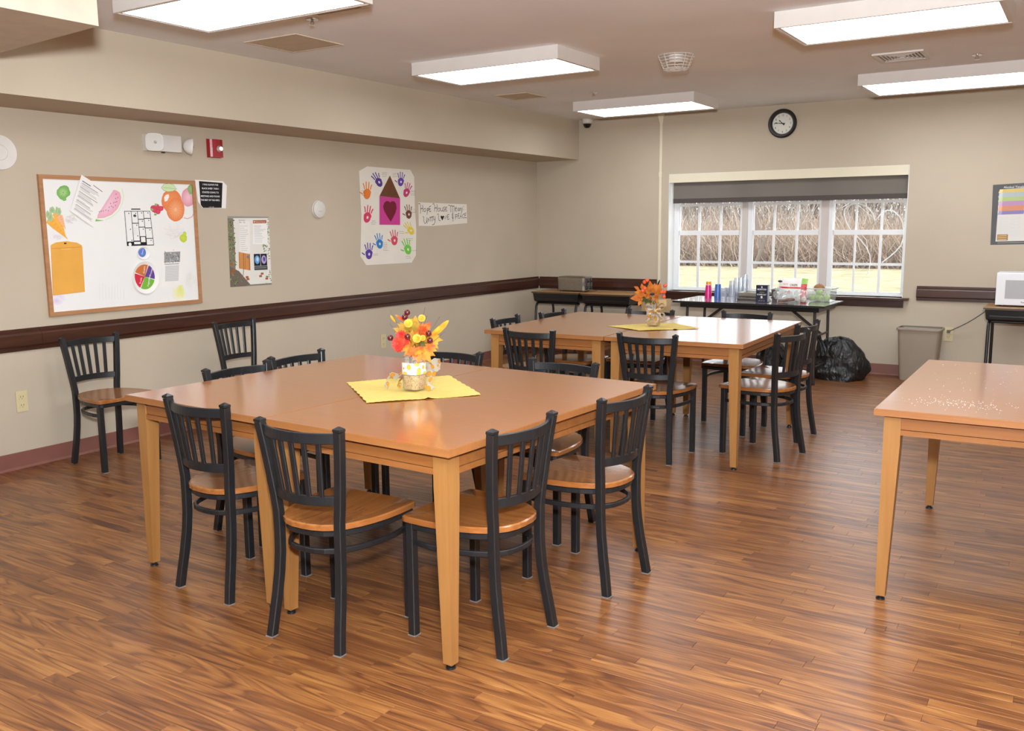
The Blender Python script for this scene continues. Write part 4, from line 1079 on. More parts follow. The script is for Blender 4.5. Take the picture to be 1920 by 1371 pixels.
# fire alarm
t = thing('fire_alarm', 'red fire alarm strobe with a clear lens on the left wall', 'fire alarm', (XL, 4.62, 2.029))
b = MB(); n = 10
prof_ = [(-.058, .004), (-.058, .034), (-.045, .044), (-.02, .050), (.02, .050), (.045, .044), (.058, .034), (.058, .004)]
b.loft([[(d_, y_, z_) for y_, d_ in prof_] for z_ in (-.063, .063)]); b.bevel(.002); b.build('alarm_body', mat('alarm_red', S(158, 22, 32), .3, var=.03), t)
b = MB(); b.box(.0005, .006, -.062, .062, -.066, .066); b.build('back_plate', MATS['alarm_red'], t)
b = MB(); b.loft([[(.049, .012+.026*math.cos(a), -.004+.024*math.sin(a)) for a in [2*PI*k/8 for k in range(8)]], [(.070, .012+.018*math.cos(a), -.004+.016*math.sin(a)) for a in [2*PI*k/8 for k in range(8)]]]); b.build('strobe_lens', mat('strobe', S(216, 216, 210), .1, .4, .2, 120), t)
p = Print((XL+.0445, 4.575, 2.0), U, V)
p.text('FIRE', .0, 0.0, .018, C((230, 220, 220)), PI/2); place(p.build('lettering', None), t)
# outlets
def outlet(label, loc, rz, plug=False):
    t = thing('wall_outlet', label, 'outlet', loc, rz)
    b = MB(); b.box(-.036, .036, -.006, -.0004, -.064, .064); b.bevel(.002); b.build('cover_plate', M_IVORY, t)
    for z_ in (-.026, .026):
        b = MB(); b.box(-.017, .017, -.0085, -.0058, z_-.017, z_+.017); b.bevel(.002); r_ = b.build('receptacle', M_IVORY, t)
        b = MB(); b.box(-.009, -.006, -.0088, -.0082, z_-.002, z_+.008); b.box(.006, .009, -.0088, -.0082, z_-.002, z_+.008); b.box(-.002, .002, -.0088, -.0082, z_-.012, z_-.008); b.build('slots', M_PAD, r_)
    return t
outlet('cream wall outlet at the far left, below the chair rail', (XL, 3.043, .415), PI/2)
outlet('cream wall outlet on the left wall, seen just behind the flower jar', (XL, 6.445, .405), PI/2)
outlet('cream wall outlet with a grey cord plugged in, right of the wastebasket', (-1.084, YB, .422), 0)
# ------------------------------------------------------------------ back wall
UX = Vector((1, 0, 0))
t = thing('wall_clock', 'round black framed wall clock above the window', 'clock', (-2.683, YB, 2.418))
def lathe_y(prof, n=40, caps=True):
    b = MB(); b.lathe(prof, n, cap0=caps, cap1=caps); b.xf(Matrix.Rotation(PI/2, 4, 'X')); return b
lathe_y([(.130, .0005), (.140, .008), (.140, .022), (.128, .034), (.112, .034), (.102, .018), (.100, .009)], 40, False).build('frame', mat('clock_black', S(28, 24, 24), .3), t, True)
b = lathe_y([(.102, .0095), (.001, .0096)]); b.build('dial', mat('dial_white', S(226, 226, 216), .6, var=.01), t)
p = Print((-2.683, YB-.0098, 2.418), UX, V); K = C((24, 24, 24))
for k in range(1, 13):
    a = PI/2-k*PI/6; p.text(str(k), .079*math.cos(a), .079*math.sin(a)-.008, .026, K, 0, 'CENTER', .8, .01)
for k in range(60):
    a = 2*PI*k/60; p.line([(.095*math.cos(a), .095*math.sin(a)), (.099*math.cos(a), .099*math.sin(a))], .0008, K)
place(p.build('numerals', None), t)
def hand_(name, ang, l, tail, wd, d_):
    b = MB(); ca, sa = math.cos(ang), math.sin(ang)
    pts = [(-tail, -.006), (-tail, .006), (0, .004), (l*.55, wd*.4), (l*.75, wd), (l, .001), (l, -.001), (l*.75, -wd), (l*.55, -wd*.4), (0, -.004)]
    b.hexa([(x*ca-y*sa, -d_, x*sa+y*ca) for x, y in pts], [(x*ca-y*sa, -d_-.001, x*sa+y*ca) for x, y in pts]); b.build(name, mat('hand_black', S(16, 16, 16), .4), t)
hand_('hour_hand', math.radians(136), .050, .022, .006, .0135); hand_('minute_hand', math.radians(174), .080, .024, .006, .016)
# right-hand poster
x0 = -.803; pq = [(x0, 1.767), (x0+.56, 1.79), (x0+.575, 1.255), (x0+.012, 1.240)]
o = sheet('black_poster', pq, .0006, mat('poster_black', S(66, 64, 66), .45, var=.15), (0, YB-.001, 0), UX, V)
tag(o, 'black bordered poster with rainbow bands at the right edge', 'poster')
p = Print((0, YB-.0017, 0), UX, V); D0 = Vector(pq[3]); DX = (Vector(pq[2])-D0); DY = (Vector(pq[0])-D0)
def f(s_, t_): q_ = D0+DX*s_+DY*t_; return (q_.x, q_.y)
p.poly([f(.07, .055), f(.95, .055), f(.95, .93), f(.13, .92), f(.09, .85)], C((216, 212, 206)))
bands = ((.92, .86, (226, 196, 96)), (.86, .79, (176, 190, 196)), (.79, .72, (178, 200, 110)), (.72, .645, (186, 130, 186)), (.645, .56, (222, 130, 84)), (.56, .50, (120, 106, 176)))
for t1, t0, c_ in bands: p.poly([f(.08, t0), f(.44, t0), f(.45, t1), f(.10, t1)], C(tuple(int(v*.7+52) for v in c_))); p.poly([f(.08, t0), f(.135, t0), f(.145, t1), f(.10, t1)], C(tuple(int(v*.6+96) for v in c_)))
p.text('Alcohol Timeline', *f(.15, .935), .026, C((236, 236, 236)), 0); p.poly([f(.48, .87), f(.95, .87), f(.95, .935), f(.48, .93)], C((206, 110, 70)))
for k in range(8): p.line([f(.5, .82-k*.035), f(.9, .82-k*.035)], .006, C(random.Random(k).choice(((200, 190, 190), (220, 200, 170), (196, 206, 190)))))
for k in range(14): p.line([f(.10, .45-k*.022), f(.24+.04*(k % 3), .45-k*.022)], .0035, LG); p.line([f(.27, .45-k*.024), f(.40, .45-k*.024)], .0035, LG)
p.poly([f(.09, .07), f(.24, .07), f(.24, .17), f(.09, .17)], C((150, 112, 70)))
for k in range(3): p.line([f(.1, .085+k*.03), f(.22, .09+k*.03)], .006, C((222, 190, 140)))
p.poly([f(.47, .36), f(.9, .36), f(.9, .46), f(.47, .46)], C((214, 168, 86)))
for k in range(9): p.line([f(.5, .31-k*.026), f(.9, .31-k*.026)], .004, LG)
p.line([f(.1, .03), f(.9, .03)], .005, C((150, 146, 146))); sub_print(o, p)

# ------------------------------------------------------------------ furniture along the back wall
def desk(label, cx, cy, rz, wd=.56, dp=.45, zt=.73):
    t = thing('school_desk', label, 'desk', (cx, cy, 0), rz); a, c = wd/2, dp/2
    b = MB(); b.box(-a, a, -c, c, zt-.016, zt); b.bevel(.004, 2); b.build('desktop', wood('desk_laminate', S(140, 102, 60), S(166, 124, 78), .4, 'X', 1.0), t)
    b = MB(); b.box(-a-.001, a+.001, -c-.001, c+.001, zt-.013, zt-.005); b.build('edge_band', M_PAD, t)
    # book box: tapered tray with an open front towards the room
    b = MB(); z1, z0 = zt-.0165, zt-.115
    def rect(ins, z): return [(-a+ins, -c+ins, z), (a-ins, -c+ins, z), (a-ins, c-ins, z), (-a+ins, c-ins, z)]
    b.loft([rect(.040, z0), rect(.022, z0+.015), rect(.012, z1)], True, True); b.bevel(.004); b.build('book_box', M_DARKW, t)
    b = MB(); b.box(-a+.05, a-.05, -c+.0105, -c+.021, z1-.062, z1-.052); b.build('box_lip', M_DARKW, t)
    for sx in (-1, 1):
        x = sx*(a-.045)
        b = MB(); b.tube([(x, -c+.10, z0-.012), (x, -c+.05, z0-.015), (x, -c+.03, z0-.04), (x, -c+.02, z0-.10), (x, -c-.005, .03)], .013, 10)
        lg = b.build('leg', M_BLK, t, True)
        b = MB(); b.lathe([(.010, .03), (.016, .028), (.017, 0)], 12, (x, -c-.005, 0)); b.build('foot_glide', M_CHROME, lg, True)
        b = MB(); b.tube([(x, c-.10, z0-.012), (x, c-.06, z0-.02), (x, c-.04, z0-.10), (x, c-.02, .03)], .013, 10)
        lg = b.build('leg', M_BLK, t, True)
        b = MB(); b.lathe([(.010, .03), (.016, .028), (.017, 0)], 12, (x, c-.02, 0)); b.build('foot_glide', M_CHROME, lg, True)
    b = MB(); b.tube([(-a+.045, -c+.10, z0-.012), (a-.045, -c+.10, z0-.012)], .012, 10); b.tube([(-a+.045, c-.10, z0-.012), (a-.045, c-.10, z0-.012)], .012, 10); b.build('cross_bar', M_BLK, t, True)
    return t
desk('school desk in the corner under the toaster, worn front edge', -4.925, 8.86, .02, .58, .46, .732)
desk('school desk next to the toaster desk, behind the orange bouquet', -4.32, 8.87, 0.0, .58, .46, .728)
desk('school desk under the microwave at the right edge', -.46, 8.87, 0.0, .60, .45, .73)
# toaster
t = thing('toaster', 'brushed steel four-slice toaster on the corner desk', 'toaster', (-4.800, 8.86, .7325), -.03)
b = MB(); ring = []
def tsec(x, k=1.0):
    arc = [(-.085+.030*(1-math.cos(math.radians(a))), .133+.030*math.sin(math.radians(a))) for a in range(0, 91, 15)]
    return [(x, -.083*k, .012)]+[(x, y*k, z) for y, z in arc]+[(x, -y*k, z) for y, z in arc[::-1]]+[(x, .083*k, .012)]
b.loft([tsec(-.165, .94), tsec(-.160, .99), tsec(-.150), tsec(.145)]); b.build('shell', M_STEEL, t, True)
b = MB(); b.loft([[(x, y*1.01, z*1.01 if z > .05 else z) for x, y, z in tsec(.145)], [(x+.030, y*1.01, z*1.01 if z > .05 else z) for x, y, z in tsec(.145)]]); b.build('end_panel', M_CHROME, t, True)
for y_ in (-.04, .04):
    b = MB(); b.box(.175, .178, y_-.006, y_+.006, .05, .14); b.build('lever_slot', M_PAD, t)
    b = MB(); b.box(.177, .195, y_-.014, y_+.014, .10, .118); b.bevel(.003); b.build('lever', M_PAD, t)
    b = lathe_x([(.013, .175), (.012, .186), (.001, .187)], 14); b.xf(Matrix.Translation((0, y_, .035))); b.build('dial', M_PAD, t, True)
    for s_ in (-.07, .07):
        b = MB(); b.box(s_-.062, s_+.062, y_-.013, y_+.013, .1632, .1640); b.build('bread_slot', M_PAD, t)
b = MB()
for x, y in ((-.13, -.06), (-.13, .06), (.14, -.06), (.14, .06)): b.lathe([(.012, 0), (.012, .013)], 10, (x, y, 0))
b.build('feet', M_PAD, t)
b = MB(); b.tube([(-.165, .05, .04), (-.20, .06, .03), (-.22, .10, .006), (-.15, .16, .006)], .004, 6); b.build('power_cord', M_PAD, t, True)
# toaster-side cord hanging between the desks
# folding table
fx, fy = -2.672, 8.555
t = thing('folding_table', 'dark topped folding table standing below the window', 'table', (fx, fy, 0), -.018)
a, c, zt = .715, .335, .725
b = MB(); b.box(-a, a, -c, c, zt-.018, zt); b.bevel(.004, 2)
tt = b.build('tabletop', [mat('folding_edge', S(30, 28, 28), .4), mat('folding_laminate', S(136, 126, 128), .16, var=.05, vscale=20, coat=1)], t)
for pl_ in tt.data.polygons:
    if pl_.normal.z > .9: pl_.material_index = 1
b = MB(); b.box(-a+.06, a-.06, -c+.05, -c+.075, zt-.062, zt-.018); b.box(-a+.06, a-.06, c-.075, c-.05, zt-.062, zt-.018); b.box(-a+.06, -a+.085, -c+.075, c-.075, zt-.062, zt-.018); b.box(a-.085, a-.06, -c+.075, c-.075, zt-.062, zt-.018); b.build('skirt', M_DARKW, t)
M_BRN = mat('brown_steel', S(46, 38, 36), .4)
for sx in (-1, 1):
    for y_ in (-c+.11, c-.11):
        b = MB(); b.tube([(sx*(a-.11), y_, zt-.05), (sx*(a-.10), y_, .012)], .0125, 10); lg = b.build('leg', M_BRN, t, True)
        b = MB(); b.lathe([(.014, .02), (.015, 0)], 10, (sx*(a-.10), y_, 0)); b.build('foot_cap', M_PAD, lg)
    b = MB(); b.tube([(sx*(a-.10), -c+.11, .16), (sx*(a-.10), c-.11, .16)], .010, 8); b.tube([(sx*(a-.105), -c+.11, .44), (sx*(a-.105), c-.11, .44)], .010, 8); b.build('leg_crossbar', M_BRN, t, True)
    b = MB(); b.sweep([(sx*(a-.44), 0, zt-.03), (sx*(a-.105), 0, .44)], .006, .026, (0, 1, 0), .001); b.build('folding_brace', M_BRN, t)
# things on the folding table
ZFT = .7255
def ft(px, py, z=ZFT): q_ = on_z(px, py, z); return q_
def cup_profile(h, rb, rt, th=.0018, flip=False):
    """tumbler: rb base radius, rt rim radius"""
    pr = [(.001, 0), (rb, 0), (rb+(rt-rb)*.5, h*.5), (rt, h), (rt-th, h), (rb-th, .004), (.001, .004)]
    if flip: pr = [(r_, h-z_) for r_, z_ in pr]
    return pr
def cup(label, group, x, y, z, h, rb, rt, m, flip):
    b = MB(); b.lathe(cup_profile(h, rb, rt, flip=flip), 20, cap0=False, cap1=False); o = b.build('plastic_cup', m, None, True, (x, y, z)); return tag(o, label, 'cup', group)
def cup_mat(name, col): return mat(name, col, .25, var=.02)
ORD = ('bottom', 'second', 'third', 'top', 'fifth')
def stack(px, py, n, step, h, rb, rt, m, what, dy=0):
    p0 = ft(px, py); p0.y += dy+rt
    for k in range(n):
        nm = ('lowest' if k == 0 else 'topmost' if k == n-1 else ('second' if k == 1 else 'third'))
        l = '%s cup%s of the %s' % (nm, '' if nm in ('lowest', 'topmost') else ' from the bottom', what)
        cup(l, what, p0.x, p0.y, ZFT+k*step, h, rb, rt, m, True)
    return p0
M_PINK = cup_mat('pink_plastic', S(214, 30, 122)); M_BLUE = cup_mat('blue_plastic', S(62, 104, 176)); M_YEL = cup_mat('orange_plastic', S(236, 160, 40))
stack(1325.5, 558.5, 4, .008, .100, .026, .034, M_PINK, 'upturned pink plastic cup stack')
stack(1325, 553.0, 2, .030, .105, .026, .034, M_YEL, 'upturned orange cup stack behind the pink cups', .02)
stack(1343.5, 559, 4, .009, .108, .027, .036, M_BLUE, 'upturned blue plastic cup stack')
M_CUP = clear('clear_plastic', (.82, .86, .93, 1), .80, .10)
def atp(px, y): q_ = on_y(px, 555, y); return q_.x
cup('clear tumbler standing upright beside the blue cups', None, atp(1357, 8.52), 8.52, ZFT, .112, .030, .036, M_CUP, False)
cup('clear tumbler between the upright tumbler and the front clear stack', None, atp(1365, 8.61), 8.61, ZFT, .112, .030, .036, M_CUP, False)
def stack2(px, y, n, step, what):
    for k in range(n):
        nm = 'lowest' if k == 0 else 'topmost' if k == n-1 else ('second' if k == 1 else 'third')
        cup('%s cup%s of the %s' % (nm, '' if nm in ('lowest', 'topmost') else ' up', what), what, atp(px, y), y, ZFT+k*step, .105, .029, .037, M_CUP, True)
stack2(1373, 8.52, 3, .040, 'front clear cup stack')
stack2(1381.5, 8.61, 3, .052, 'second clear cup stack from the front')
stack2(1389, 8.70, 3, .052, 'third clear cup stack from the front')
stack2(1396.5, 8.79, 4, .043, 'tallest clear cup stack at the back')
# steel pans
def pan(label, x0, x1, y0, y1, z0, z1):
    t = thing('steel_pan', label, 'pan', ((x0+x1)/2, (y0+y1)/2, z0)); a, c, h = (x1-x0)/2, (y1-y0)/2, z1-z0
    b = MB()
    def rr(k, z, g=0): return [(-a*k-g, -c*k-g, z), (a*k+g, -c*k-g, z), (a*k+g, c*k+g, z), (-a*k-g, c*k+g, z)]
    b.loft([rr(.90, 0), rr(.97, h), rr(.97, h, .010), rr(.97, h-.004, .012), rr(.97, h-.003, .011), rr(.95, h-.002), rr(.88, .004)], True, True)
    b.build('pan_body', M_STEEL, t); return t
pan('wide shallow steel pan at the bottom of the pan stack', -2.86, -2.60, 8.50, 8.80, ZFT, ZFT+.028)
pan('steel pan nested on the shallow pan, left of the salt box', -2.85, -2.61, 8.52, 8.78, ZFT+.029, ZFT+.075)
pan('taller steel pan behind the salt box, next to the crisps bag', -2.58, -2.37, 8.68, 8.86, ZFT, ZFT+.105)
# salt box
q_ = ft(1416.7, 566.5); bw_ = .107
t = thing('salt_box', 'navy blue box of kosher salt standing on the folding table', 'box', (q_.x+bw_/2+.001, q_.y+.03, ZFT), .02)
b = MB(); b.box(-bw_/2, bw_/2, -.03, .03, 0, .158); b.bevel(.0015); b.build('carton', mat('navy_card', S(24, 26, 50), .5, var=.05), t)
b = MB(); b.box(bw_/2+.0002, bw_/2+.001, -.028, .028, .004, .154); b.build('side_panel', mat('pale_card', S(170, 180, 186), .5), t)
mt = Matrix.Translation(t.location) @ Matrix.Rotation(.02, 4, 'Z')
p = Print((0, -.0304, 0), UX, V)
p.text('MORTON', 0, .112, .021, C((236, 236, 240)), 0, 'CENTER', .9, .02); p.text('Coarse', 0, .088, .015, C((206, 180, 110)), 0, 'CENTER'); p.text('KOSHER SALT', 0, .066, .0165, C((236, 236, 240)), 0, 'CENTER', .85, .02)
p.ell(0, .048, .010, .011, C((230, 230, 236)), 16); p.ell(0, .140, .007, .009, C((220, 220, 228)), 12); p.text('NET WT 3 LB', 0, .010, .010, C((200, 200, 210)), 0, 'CENTER'); p.line([(-.02, .032), (.02, .032)], .002, C((190, 170, 110)))
ob = p.build('lettering', None); ob.parent = t
# bag of crisps
q_ = ft(1484, 564)
t = thing('crisps_bag', 'white and red bag of crisps leaning behind the wrapped food', 'bag', (atp(1484, 8.60), 8.60, ZFT), -.05)
b = MB(); nx, nz = 12, 8; W2, HB = .138, .205; fr_, bk = [], []
for j in range(nz+1):
    for i in range(nx+1):
        s_, t_ = i/nx, j/nz; puff = .032*(math.sin(PI*s_)**.6)*(math.sin(PI*min(1, t_*.96+.02))**.6); x = (s_-.5)*2*W2*(1-.06*math.sin(PI*t_)); z = t_*HB*(1+.05*(s_-.5))+.012*math.sin(PI*s_)*t_; wv = .004*math.sin(17*s_+5*t_)*math.sin(9*t_)
        fr_.append(b.bm.verts.new((x, -puff+wv+t_*.045, z))); bk.append(b.bm.verts.new((x, puff+t_*.045+.001, z)))
def idx(i, j): return j*(nx+1)+i
for j in range(nz):
    for i in range(nx):
        for L_, s_ in ((fr_, 1), (bk, 0)):
            v_ = [L_[idx(i, j)], L_[idx(i+1, j)], L_[idx(i+1, j+1)], L_[idx(i, j+1)]]; b.bm.faces.new(v_ if s_ else v_[::-1])
def bag_mat():
    m, nt, N, L, bb = base_mat('crisps_print'); tc = N.new('ShaderNodeTexCoord'); sp = N.new('ShaderNodeSeparateXYZ'); L.new(tc.outputs['Object'], sp.inputs[0])
    bb.inputs['Roughness'].default_value = .25
    rz_ = N.new('ShaderNodeValToRGB'); rz_.color_ramp.interpolation = 'CONSTANT'
    e = rz_.color_ramp.elements; e[0].position = 0; e[0].color = S(222, 232, 226); e[1].position = .585; e[1].color = S(206, 40, 56)
    k = e.new(.66); k.color = S(238, 232, 228)
    m1 = N.new('ShaderNodeMath'); m1.operation = 'DIVIDE'; m1.inputs[1].default_value = HB; L.new(sp.outputs['Z'], m1.inputs[0]); L.new(m1.outputs[0], rz_.inputs[0])
    rx = N.new('ShaderNodeValToRGB'); rx.color_ramp.interpolation = 'CONSTANT'; rx.color_ramp.elements[0].color = (0, 0, 0, 1); rx.color_ramp.elements[1].position = .80; rx.color_ramp.elements[1].color = (1, 1, 1, 1)
    m2 = N.new('ShaderNodeMath'); m2.operation = 'MULTIPLY_ADD'; m2.inputs[1].default_value = .5/W2; m2.inputs[2].default_value = .5; L.new(sp.outputs['X'], m2.inputs[0]); L.new(m2.outputs[0], rx.inputs[0])
    vo = N.new('ShaderNodeTexVoronoi'); vo.inputs['Scale'].default_value = 70; L.new(tc.outputs['Object'], vo.inputs['Vector'])
    rv = N.new('ShaderNodeValToRGB'); rv.color_ramp.elements[0].color = S(120, 20, 34); rv.color_ramp.elements[1].color = S(214, 60, 70); rv.color_ramp.elements[1].position = .6; L.new(vo.outputs['Distance'], rv.inputs[0])
    rg = N.new('ShaderNodeValToRGB'); rg.color_ramp.interpolation = 'CONSTANT'; rg.color_ramp.elements[0].color = (0, 0, 0, 1); rg.color_ramp.elements[1].position = .8; rg.color_ramp.elements[1].color = (1, 1, 1, 1); L.new(m1.outputs[0], rg.inputs[0])
    mg = N.new('ShaderNodeMix'); mg.data_type = 'RGBA'; L.new(rg.outputs[0], mg.inputs[0]); L.new(rv.outputs[0], mg.inputs[6]); mg.inputs[7].default_value = S(150, 200, 96)
    mx = N.new('ShaderNodeMix'); mx.data_type = 'RGBA'; L.new(rx.outputs[0], mx.inputs[0]); L.new(rz_.outputs[0], mx.inputs[6]); L.new(mg.outputs[2], mx.inputs[7]); L.new(mx.outputs[2], bb.inputs['Base Color'])
    return m
b.build('foil_bag', bag_mat(), t, True)
p = Print((0, -.030, 0), UX, Vector((0, .15, 1)))
p.ell(-.105, .188, .022, .010, C((60, 62, 56)), 18); p.text('CRISPS', -.01, .148, .026, C((50, 46, 50)), 0, 'LEFT', .9, .02); p.text('apple', -.075, .160, .022, C((216, 120, 130)), 0); p.ell(-.015, .090, .014, .014, C((196, 34, 50)), 18); p.text('50', -.015, .083, .016, C((245, 240, 240)), 0, 'CENTER')
ob = p.build('bag_print', None); ob.parent = t; ob.location = (0, -.018, 0)
# wrapped food in crinkled film
M_FILM = clear('crinkled_film', (.93, .94, .94, 1), .82, .12)
def crumple(name, m, parent, loc, r, sc, seed, amp=.25, n=14, mm=9):
    rn = random.Random(seed); b = MB(); b.sphere((0, 0, 0), r, n, mm, sc)
    for v_ in b.bm.verts: v_.co = v_.co*(1+rn.uniform(-amp, amp))
    zmin = min(v_.co.z for v_ in b.bm.verts)
    for v_ in b.bm.verts: v_.co.z -= zmin
    return b.build(name, m, parent, False, loc)
q_ = ft(1474, 566)
t = thing('wrapped_cookies', 'clear wrapped brown cookies at the front of the folding table', 'packet', (atp(1473, 8.46), 8.46, ZFT))
for k, (x, y) in enumerate(((-.035, -.012), (.03, -.015), (-.01, .012), (.05, .02))): b = MB(); b.lathe([(.001, 0), (.026, 0), (.030, .010), (.022, .022), (.001, .026)], 14, (x, y, .006+.012*(k % 2))); b.build('cookie', mat('cookie_brown', S(126, 92, 82), .8, var=.3, vscale=90), t, True)
crumple('film', M_FILM, t, (0, 0, .001), .06, (1.15, .75, .8), 31)
q_ = ft(1464, 560); t = thing('film_bundle', 'crumpled clear film bundle left of the crisps bag', 'packet', (atp(1460, 8.545), 8.545, ZFT)); crumple('film', M_FILM, t, (0, 0, .001), .045, (1, .8, 1.3), 32); b = MB(); b.sphere((0, 0, .035), .022, 10, 6); b.build('contents', mat('pale_food', S(200, 196, 186), .7, var=.2), t, True)
q_ = ft(1500, 565); t = thing('wrapped_rolls', 'pale food wrapped in crinkled clear film, in front of the apple bin', 'packet', (atp(1502, 8.47), 8.47, ZFT))
for k, (x, y) in enumerate(((-.03, 0), (.025, .005))): b = MB(); b.sphere((x, y, .032), .026, 12, 7); b.build('roll', MATS['pale_food'], t, True)
crumple('film', M_FILM, t, (0, 0, .001), .062, (1.05, .75, .85), 33)
# clear bin with green apples
q0, q1 = ft(1508, 565.5), ft(1549, 566)
bx, by, bw2, bd2 = q0.x+.120, q0.y+.125, .118, .115
t = thing('clear_bin', 'clear plastic bin of green apples at the right end of the folding table', 'bin', (bx, by, ZFT), -.02)
M_BIN = clear('bin_plastic', (.93, .97, .95, 1), .86, .1)
b = MB()
def rr(k, z, g=0): return [(-bw2*k-g, -bd2*k-g, z), (bw2*k+g, -bd2*k-g, z), (bw2*k+g, bd2*k+g, z), (-bw2*k-g, bd2*k+g, z)]
b.loft([rr(.90, .001), rr(1.0, .115), rr(.985, .115), rr(.885, .004)], True, True); b.build('bin_body', M_BIN, t)
b = MB(); b.loft([rr(1.0, .113, .004), rr(1.0, .124, .012), rr(1.0, .127, .009), rr(1.0, .117, -.002)], True, False); b.build('bin_rim', clear('bin_rim_plastic', (.94, .97, .96, 1), .45, .15), t)
def apple(label, x, y, z, r, m=None, name='green_apple', cat='apple', sc=(1, 1, .92)):
    t = thing(name, label, cat, (x, y, z), random.random()*3, 'apples in the clear bin' if cat == 'apple' else None)
    b = MB(); n = 16; prof_ = [(.001, .06), (.35, .0), (.72, .12), (.97, .55), (1.0, .95), (.88, 1.4), (.6, 1.72), (.32, 1.78), (.12, 1.66), (.001, 1.56)]
    b.lathe([(a_*r*sc[0], z_*r*sc[2]) for a_, z_ in prof_], n); b.build('flesh', m or mat('apple_green', S(160, 190, 70), .3, var=.12, vscale=30), t, True)
    b = MB(); b.tube([(0, 0, 1.56*r*sc[2]), (.1*r, .05*r, 2.0*r*sc[2])], .0022, 5); b.build('stem', mat('stem_brown', S(92, 70, 44), .8), t)
for l, x, y, z, r in (('leftmost front green apple in the clear bin', -.066, -.065, .006, .031), ('middle front green apple in the clear bin', .004, -.068, .006, .032), ('rightmost front green apple in the clear bin', .072, -.062, .006, .032),
                      ('green apple on top of the others in the clear bin', -.010, -.030, .060, .032), ('green apple at the back left of the clear bin', -.05, .030, .006, .033), ('green apple at the back right of the clear bin', .04, .045, .006, .033)):
    apple(l, bx+x, by+y, ZFT+z, r)
t = thing('brown_fruit', 'brown round fruit heaped above the bin rim', 'fruit', (bx-.03, by+.045, ZFT+.074)); b = MB(); b.sphere((0, 0, .042), .048, 16, 9, (1.1, .9, .875)); b.build('flesh', mat('brown_skin', S(150, 106, 64), .5, var=.3, vscale=25), t, True)
b = MB(); b.sphere((.0, -.01, .083), .005, 8, 5, (1, 1, .6)); b.build('stem_scar', mat('scar_brown', S(84, 64, 44), .8), t)
# opened cardboard carton between the desks and the folding table
t = thing('paper_carton', 'opened tan paper bag standing left of the folding table', 'bag', (-3.78, 8.74, 0), .06)
b = MB(); a, c, h = .13, .09, .69; th = .003
def rc_(k, z): return [(-a*k, -c*k, z), (a*k, -c*k, z), (a*k, c*k, z), (-a*k, c*k, z)]
b.loft([rc_(1.0, .002), rc_(1.0, h*.5), rc_(.98, h), rc_(.96, h), rc_(.97, h*.5), rc_(.97, .006)], True, True); b.build('bag_body', M_KRAFT, t)
b = MB(); b.hexa([(-.02, -c-.002, h), (a+.01, -c-.002, h), (a+.03, -c-.05, h-.06), (.01, -c-.055, h-.08)], [(-.02, -c+.001, h+.002), (a+.01, -c+.001, h+.002), (a+.03, -c-.048, h-.058), (.01, -c-.053, h-.078)]); b.build('folded_flap', M_KRAFT, t)
# microwave
t = thing('microwave', 'white microwave on the desk at the right edge', 'microwave', (-.44, 8.93, .7305), 0)
M_MW = mat('appliance_white', S(226, 229, 232), .35, var=.01)
b = MB(); b.box(-.247, .247, -.13, .19, .012, .285); b.bevel(.006, 2); b.build('casing', M_MW, t)
b = MB(); b.box(-.240, .12, -.138, -.130, .018, .279); b.bevel(.004); d_ = b.build('door', M_MW, t)
b = MB(); b.box(-.178, .085, -.1392, -.1378, .068, .225); b.build('door_window', mat('mw_window', S(168, 168, 170), .3, var=.05, vscale=200), d_)
b = MB(); b.box(.128, .242, -.137, -.130, .018, .279); b.build('control_panel', mat('mw_panel', S(206, 208, 210), .4), t)
b = MB()
for x in (-.2, .2):
    for y in (-.1, .16): b.lathe([(.012, 0), (.012, .013)], 8, (x, y, 0))
b.build('feet', M_PAD, t)
p = Print((0, -.1382, 0), UX, V); p.text('Panasonic', -.055, .034, .018, C((60, 60, 64)), 0, 'LEFT', 1, .01); ob = p.build('lettering', None); ob.parent = t
# power cord to the outlet
pa, pb = Vector((-1.084, YB-.022, .448)), Vector((-.66, 9.10, .775))
cpts = [pa+Vector((0, .012, 0)), pa]+[pa.lerp(pb, k/8.0)+Vector((0, 0, -.03*math.sin(PI*k/8.0))) for k in range(1, 9)]
t = thing('power_cord', 'grey power cord running from the outlet up to the microwave', 'cord', pa); b = MB(); b.tube([q_-pa for q_ in cpts], .0042, 8); b.build('cable', mat('cord_grey', S(86, 84, 80), .5), t, True)
b = MB(); b.box(-.013, .013, -.012, .0125, -.013, .013); b.bevel(.004); b.build('plug', MATS['cord_grey'], t)
# wastebasket
t = thing('wastebasket', 'beige rectangular plastic wastebasket by the back wall', 'bin', (-1.300, 9.065, 0), 0)
M_BSK = mat('beige_plastic', S(148, 136, 120), .45, var=.03)
def rrect(a, c, r, z, n=5):
    out = []
    for cx, cy, a0 in ((a-r, c-r, 0), (-a+r, c-r, 90), (-a+r, -c+r, 180), (a-r, -c+r, 270)):
        for k in range(n+1): an = math.radians(a0+90*k/n); out.append((cx+r*math.cos(an), cy+r*math.sin(an), z))
    return out
b = MB(); b.loft([rrect(.150, .082, .03, .001), rrect(.154, .086, .03, .03), rrect(.182, .112, .035, .478), rrect(.179, .109, .033, .478), rrect(.150, .082, .028, .02)], True, True); b.build('basket', M_BSK, t, True)
b = MB(); b.loft([rrect(.182, .112, .035, .470), rrect(.194, .124, .04, .472), rrect(.194, .124, .04, .486), rrect(.186, .116, .037, .492), rrect(.178, .108, .033, .488)], True, False); b.build('rim', M_BSK, t, True)
